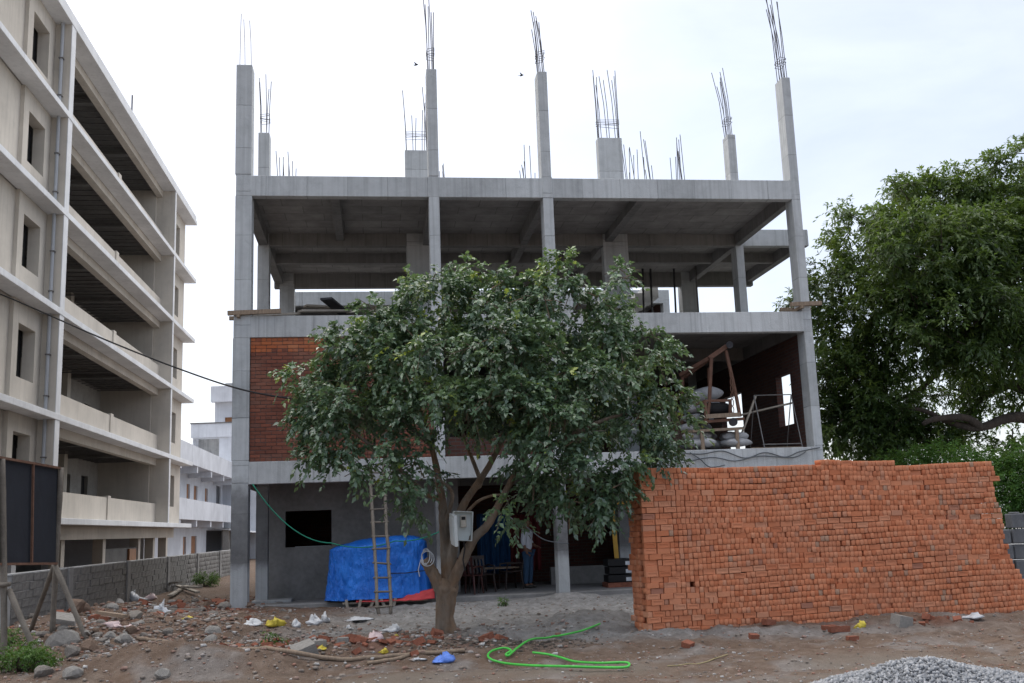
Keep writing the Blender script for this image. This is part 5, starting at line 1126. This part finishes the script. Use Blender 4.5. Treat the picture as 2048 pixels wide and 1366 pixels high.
# scattered rubble in three zones
def scatter(n, poly_fn, meshes, smin, smax, name, label, cat, group, sink=.25, flat=.75):
    for i in range(n):
        x, y = poly_fn(); s = smin + (smax - smin) * random.random() ** 2.2; put(name, random.choice(meshes), x, y, (s, s * random.uniform(.6, 1), s * flat * random.uniform(.6, 1)), label, cat, group, sink)
zl = lambda: (random.gauss(-6.2, .85), random.gauss(17.0, 1.5)); zm = lambda: (random.gauss(-2.7, 1.0), random.gauss(14.9, .55)); zb = lambda: (random.gauss(-7.6, 1.1), random.gauss(22.5, 2.2))
scatter(135, zl, st_me, .04, .18, 'rubble_stone', 'rubble stone on the heap below the billboard', 'stone', 'rubble stones below the billboard')
scatter(70, zm, st_me, .03, .11, 'rubble_stone', 'rubble stone in the strip left of the tree trunk', 'stone', 'rubble stones left of the tree')
scatter(70, zm, bk_me, .08, .2, 'brick_fragment', 'broken brick in the strip left of the tree trunk', 'brick', 'broken bricks left of the tree', .3, .5)
scatter(12, lambda: (random.gauss(-1.9, .35), random.gauss(14.35, .12)), bk_me, .12, .26, 'brick_fragment', 'broken brick in the strip left of the tree trunk', 'brick', 'broken bricks left of the tree', .3, .5)
scatter(130, zb, bk_me + st_me[:8], .06, .24, 'brick_fragment', 'broken brick or stone along the boundary wall behind the corner column', 'rubble', 'rubble along the boundary wall')
scatter(26, lambda: (random.uniform(-.9, 1.6), random.uniform(13.6, 15)), st_me, .02, .05, 'clod', 'small dark clod on the ground beside the hose', 'clod', 'clods beside the hose')
scatter(26, lambda: (random.uniform(2.5, 7.8), random.uniform(13.2, 15.2)), st_me, .015, .05, 'clod', 'small clod on the soil before the brick stack', 'clod', 'clods before the stack')
scatter(14, lambda: (random.uniform(5.2, 7.8), random.uniform(15.3, 15.8)), bk_me, .06, .14, 'brick_fragment', 'brick fragment at the foot of the right part of the stack', 'brick', 'brick fragments at the foot of the stack')
# loose pebbles nobody could count
def pebbles(name, label, n, fn, smin, smax, mat):
    base = np.array([[1, 0, -.2], [-.5, .87, -.2], [-.5, -.87, -.2], [.5, .5, .6], [-.7, 0, .5], [.4, -.6, .55]]); tf = np.array([[0, 1, 3], [1, 4, 3], [1, 2, 4], [2, 5, 4], [2, 0, 5], [0, 3, 5], [3, 4, 5], [0, 2, 1]])
    xy = np.array([fn() for _ in range(n)]); z = ground_z(xy[:, 0], xy[:, 1]); s = smin + (smax - smin) * RNG.random(n) ** 3; a = RNG.random(n) * 6.28
    b = base[None] * RNG.uniform(.7, 1.2, (n, 6, 3)) * s[:, None, None]; ca_, sa_ = np.cos(a)[:, None], np.sin(a)[:, None]
    Vv = np.stack([b[..., 0] * ca_ - b[..., 1] * sa_ + xy[:, :1], b[..., 0] * sa_ + b[..., 1] * ca_ + xy[:, 1:2], b[..., 2] * .8 + z[:, None] + .15 * s[:, None]], -1)
    m = np_mesh(name, Vv.reshape(-1, 3), (tf[None] + (np.arange(n) * 6)[:, None, None]).reshape(-1, 3)); fattr(m, 'tint', np.repeat(RNG.random(n), 8))
    return tag(obj(name, m, mat), label, 'pebbles', None, 'stuff')
def tint_mat(name, stops):
    m, nt, b, _ = new_mat(name); col = ramp(nt, nd(nt, 'ShaderNodeAttribute', attribute_name='tint').outputs['Fac'], stops); tc = nd(nt, 'ShaderNodeTexCoord').outputs['Object']; n = noise(nt, tc, 30, 4, .6)
    nt.links.new(mixc(nt, math_(nt, 'MULTIPLY', n, .5), col, C(.2, .19, .18)), b.inputs['Base Color']); b.inputs['Roughness'].default_value = .95; bump(nt, b, n, .4, .01); return m
M['peb'] = tint_mat('mixed pebbles', [(0, (.16, .13, .11)), (.4, (.27, .22, .18)), (.7, (.3, .13, .08)), (.85, (.4, .38, .36)), (1, (.55, .54, .53))])
pebbles('pebbles', 'loose pebbles and crumbs over the yard soil', 17000, lambda: (random.uniform(-8.5, 8.5), 10.3 + 13 * random.random() ** 1.4), .005, .03, M['peb'])
pebbles('rubble_crumbs', 'brick and stone crumbs in the rubble strip', 4800, lambda: (random.gauss(-3.4, 1.9), random.gauss(15.2, 1.1)), .01, .06, M['peb'])
pebbles('rubble_crumbs', 'brick and stone crumbs along the boundary wall', 2600, lambda: (random.gauss(-7.6, 1.3), random.gauss(23, 3.0)), .012, .07, M['peb'])
pebbles('rubble_crumbs', 'stone crumbs on the left rubble heap', 3600, lambda: (random.gauss(-6.4, 1.1), random.gauss(18.2, 2.2)), .012, .06, M['peb'])
M['litter'] = tint_mat('dry leaf litter', [(0, (.035, .028, .02)), (.6, (.07, .05, .035)), (1, (.14, .10, .06))])
pebbles('leaf_litter', 'dark dry leaf litter strewn between the tree foot and the hose', 1400, lambda: (random.gauss(-.35, .55), random.gauss(14.6, .28)), .012, .04, M['litter'])
# crushed stone heap at the lower right
hc = at(1830, 1330, 8.7); HX, HYc = float(hc[0]) + .1, 8.6
def heap_z(x, y):
    d = np.sqrt(((x - HX) / 1.75) ** 2 + ((y - HYc) / 1.5) ** 2); return .50 * np.clip(1 - d, 0, 1) ** .85 * (1 + .25 * (fbm(x * 2, y * 2, 3) - .5)) - .04
n = 26000; ang = RNG.random(n) * 6.283; rr_ = np.sqrt(RNG.random(n)) * 1.06; px_ = HX + rr_ * np.cos(ang) * 1.75; py_ = HYc + rr_ * np.sin(ang) * 1.5
base = np.array([[1, 0, -.3], [-.5, .87, -.3], [-.5, -.87, -.2], [.5, .5, .7], [-.7, 0, .6], [.4, -.6, .6]]); tf = np.array([[0, 1, 3], [1, 4, 3], [1, 2, 4], [2, 5, 4], [2, 0, 5], [0, 3, 5], [3, 4, 5], [0, 2, 1]])
s_ = .008 + .020 * RNG.random(n) ** 2; b_ = base[None] * RNG.uniform(.6, 1.25, (n, 6, 3)); q4 = unit(RNG.normal(0, 1, (n, 4)))
w4, x4, y4, z4 = q4.T
Rm = np.stack([np.stack([1 - 2 * (y4 ** 2 + z4 ** 2), 2 * (x4 * y4 - z4 * w4), 2 * (x4 * z4 + y4 * w4)], -1), np.stack([2 * (x4 * y4 + z4 * w4), 1 - 2 * (x4 ** 2 + z4 ** 2), 2 * (y4 * z4 - x4 * w4)], -1), np.stack([2 * (x4 * z4 - y4 * w4), 2 * (y4 * z4 + x4 * w4), 1 - 2 * (x4 ** 2 + y4 ** 2)], -1)], 1)
b_ = np.einsum('nij,nkj->nki', Rm, b_) * s_[:, None, None]
Vv = b_ + np.stack([px_, py_, np.maximum(heap_z(px_, py_), ground_z(px_, py_)) + .3 * s_], -1)[:, None]
gmh = np_mesh('gravel_heap', Vv.reshape(-1, 3), (tf[None] + (np.arange(n) * 6)[:, None, None]).reshape(-1, 3)); fattr(gmh, 'tint', np.repeat(RNG.random(n), 8))
M['gravel'] = tint_mat('blue grey crushed stone', [(0, (.19, .205, .225)), (.5, (.29, .305, .33)), (1, (.42, .435, .46))])
gh = tag(obj('gravel_heap', gmh, M['gravel']), 'heap of blue grey crushed stone at the lower right', 'gravel', None, 'stuff')
u_ = np.linspace(0, 2 * np.pi, 61)[:-1]; rv = np.linspace(0, 1.02, 16); VV = np.array([[HX + r_ * math.cos(a) * 1.75, HYc + r_ * math.sin(a) * 1.5, 0] for r_ in rv for a in u_]); VV[:, 2] = heap_z(VV[:, 0], VV[:, 1]) - .012
tag(obj('gravel_bed', np_mesh('gravel_bed', VV, [(i * 60 + j, i * 60 + (j + 1) % 60, (i + 1) * 60 + (j + 1) % 60, (i + 1) * 60 + j) for i in range(15) for j in range(60)], True), plain('stone dust', (.3, .31, .33), .95, .3, 20, .5)), 'stone dust under the crushed stone heap', 'gravel', None, 'stuff')

# litter
def bag(u, v, w, h, mat, label, cat, seed, name='plastic_bag', Y=None, zf=None):
    h *= .62; rg = np.random.default_rng(seed); n, k = 17, 8; V = []; lob = rg.uniform(.6, 1.25, 5); ph = rg.uniform(0, 6.28, 4)
    for i in range(k + 1):
        b_ = math.pi * i / k
        for j in range(n):
            a = 2 * math.pi * j / n; q = (.8 + .22 * math.sin(2 * a + ph[0]) + .16 * math.sin(3 * a + ph[1] + b_) + .12 * math.sin(5 * a + ph[2] - 2 * b_)) * (1 + rg.normal(0, .13)); zz = (math.cos(b_) * .5 + .38) * h * (1 + .5 * math.sin(a + ph[3])) * (1 + rg.normal(0, .18)); V.append((math.cos(a) * math.sin(b_) ** .7 * w / 2 * q, math.sin(a) * math.sin(b_) ** .7 * w * .38 * q, zz))
    p = ground_hit(u, v); o = obj(name, np_mesh(name, V, [(i * n + j, i * n + (j + 1) % n, (i + 1) * n + (j + 1) % n, (i + 1) * n + j) for i in range(k) for j in range(n)], False), M[mat], None, (p[0], p[1], gz(p[0], p[1])), (0, 0, rg.uniform(-.6, .6))); return tag(o, label, cat)
bag(270, 1205, .75, .34, 'plastic_white', 'large crumpled white plastic bag by the boundary wall', 'bag', 1); bag(300, 1200, .5, .22, 'plastic_pink', 'pale wrapper lying behind the large white bag', 'wrapper', 2); bag(328, 1232, .36, .32, 'plastic_white', 'small bright white bag on the dirt in the middle of the left yard', 'bag', 3)
bag(238, 1255, .42, .12, 'plastic_pink', 'flat pinkish plastic on the rubble below the white bags', 'wrapper', 4); bag(628, 1248, .28, .22, 'plastic_white', 'upright white plastic at the back of the rubble strip', 'bag', 5); bag(652, 1244, .22, .2, 'plastic_white', 'narrow white plastic scrap right of the upright one', 'bag', 6)
bag(720, 1240, .65, .07, 'plastic_white', 'flat white sheet lying under the ladder', 'sheet', 7, 'plastic_sheet'); bag(785, 1264, .36, .14, 'plastic_white', 'white carrier bag between ladder and tree trunk', 'bag', 8); bag(750, 1290, .26, .2, 'plastic_pink', 'dirty pinkish bag in the brick rubble', 'bag', 9)
bag(550, 1258, .34, .18, 'plastic_yellow', 'yellow crumpled wrapper at the left of the rubble strip', 'wrapper', 10, 'wrapper'); bag(505, 1252, .42, .14, 'plastic_white', 'whitish sheet scrap near the corner column foot', 'sheet', 11, 'plastic_sheet'); bag(592, 1255, .16, .16, 'plastic_white', 'little white crumpled bag right of the yellow wrapper', 'bag', 12)
bag(645, 1300, .16, .07, 'plastic_yellow', 'bright yellow packet beside the tilted concrete block', 'packet', 13, 'wrapper'); bag(768, 1306, .15, .08, 'plastic_yellow', 'bright yellow packet in front of the brick rubble', 'packet', 14, 'wrapper'); bag(792, 1275, .1, .06, 'plastic_yellow', 'small yellow scrap beside the white carrier bag', 'packet', 15, 'wrapper')
bag(885, 1325, .26, .14, 'plastic_blue', 'crumpled blue polythene in the foreground left of the hose', 'polythene', 16, 'plastic_scrap'); bag(838, 1320, .22, .04, 'plastic_white', 'flat pale blue strip beside the blue polythene', 'wrapper', 17, 'plastic_scrap'); bag(1720, 1258, .18, .14, 'plastic_yellow', 'yellow leaf-like scrap standing in front of the stack', 'wrapper', 18, 'wrapper'); bag(1945, 1235, .4, .1, 'plastic_white', 'dirty white plastic strip at the foot of the stack near its right end', 'wrapper', 19, 'plastic_scrap'); bag(700, 1258, .14, .08, 'plastic_white', 'tiny white scrap in the middle of the rubble strip', 'wrapper', 20, 'plastic_scrap'); bag(375, 1240, .2, .06, 'plastic_yellow', 'pale yellow scrap right of the small bright white bag', 'wrapper', 21, 'wrapper')
def board(u0, v0, u1, v1, w, label, z=.08, mat='plank', lift=.06):
    a, b = gnd(u0, v0, z), gnd(u1, v1, z); a[2] = gz(a[0], a[1]) + lift; b[2] = gz(b[0], b[1]) + lift * random.uniform(.4, 1.4); a, b = Vector(a), Vector(b)
    return tag(obj('timber_piece', MB().bar(Vector((0, 0, 0)), b - a, w, .05), M[mat], None, a), label, 'timber')
for i, (c, lab) in enumerate([((340, 1190, 372, 1172), 'grey timber offcut leaning at the left of the wall-side timber pile'), ((355, 1175, 395, 1186), 'grey timber offcut crossing over the others in the timber pile'), ((362, 1182, 405, 1180), 'grey timber offcut lying level at the right of the timber pile'), ((330, 1176, 360, 1182), 'short timber offcut at the back of the timber pile'), ((366, 1190, 400, 1192), 'lowest timber offcut at the front of the timber pile')]): board(*c, .14, lab, lift=.1 + .05 * i)
board(338, 1232, 405, 1228, .07, 'thin pale batten on the dirt right of the small white bag'); board(195, 1262, 250, 1275, .09, 'brown timber piece running down the left rubble heap', mat='wood', lift=.12)
# dark concrete blocks and pale heap at the right edge
MY = 20.0; k = 0
for i in range(5):
    for j in range(5):
        p = at(2012 + i * 29, 1140, MY); z = .1 + j * .29
        if j == 4 and i == 0: continue
        o = obj('concrete_cube', MB().box(-.125, .125, -.13, .13, 0, .27).lathe([(.07, .2701), (.10, .2701), (.10, .30), (.07, .30)], 12) if j == 4 else MB().box(-.125, .125, -.13, .13, 0, .27), M['moulds'], None, (float(p[0]) + random.uniform(-.01, .01), MY + random.uniform(-.02, .02), z), (0, 0, random.uniform(-.05, .05)), bevel=.02)
        tag(o, 'dark grey concrete block in the stacked rows at the right edge' if j < 4 else 'topmost dark concrete block with a ring at the right edge', 'concrete block', 'dark blocks stacked at the right edge')
hv = []; nn_ = 40
for i in range(12):
    for j in range(nn_):
        a = 2 * math.pi * j / nn_; r_ = i / 11 * 2.6; x = 11.6 + r_ * math.cos(a); y = 22 + r_ * .7 * math.sin(a); hv.append((x, y, max(-.1, 1.55 * (1 - i / 11) ** .7 + .1 * (float(fbm(np.array(x * 2), np.array(y * 2), 3)) - .5))))
tag(obj('sand_heap', np_mesh('sand_heap', hv, [(i * nn_ + j, i * nn_ + (j + 1) % nn_, (i + 1) * nn_ + (j + 1) % nn_, (i + 1) * nn_ + j) for i in range(11) for j in range(nn_)], True), plain('pale stone chips', (.45, .46, .47), .95, .25, 14, .7)), 'pale heap of stone chips behind the dark blocks', 'heap', None, 'stuff')
# two birds in the sky
for u, v, lab in ((832, 130, 'small bird flying left of the second roof column'), (1043, 151, 'small bird flying left of the third roof column')):
    p = at(u, v, 40); mb = MB().tube([(-.09, 0, 0), (-.03, 0, .01), (.06, 0, 0), (.11, 0, -.01)], [.008, .035, .03, .006], 6)
    mb.add([(0, 0, .01), (-.05, .05, .06), (-.12, .17, .10), (.05, .03, .02)], [(0, 1, 2, 3)]); mb.add([(0, 0, .01), (.05, -.03, .02), (-.10, -.16, .13), (-.05, -.05, .06)], [(0, 1, 2, 3)])
    tag(obj('bird', mb, M['black'], None, p, (0, -.5, .4)), lab, 'bird')
rebase(HB, (-7.0, 15.5, 0))
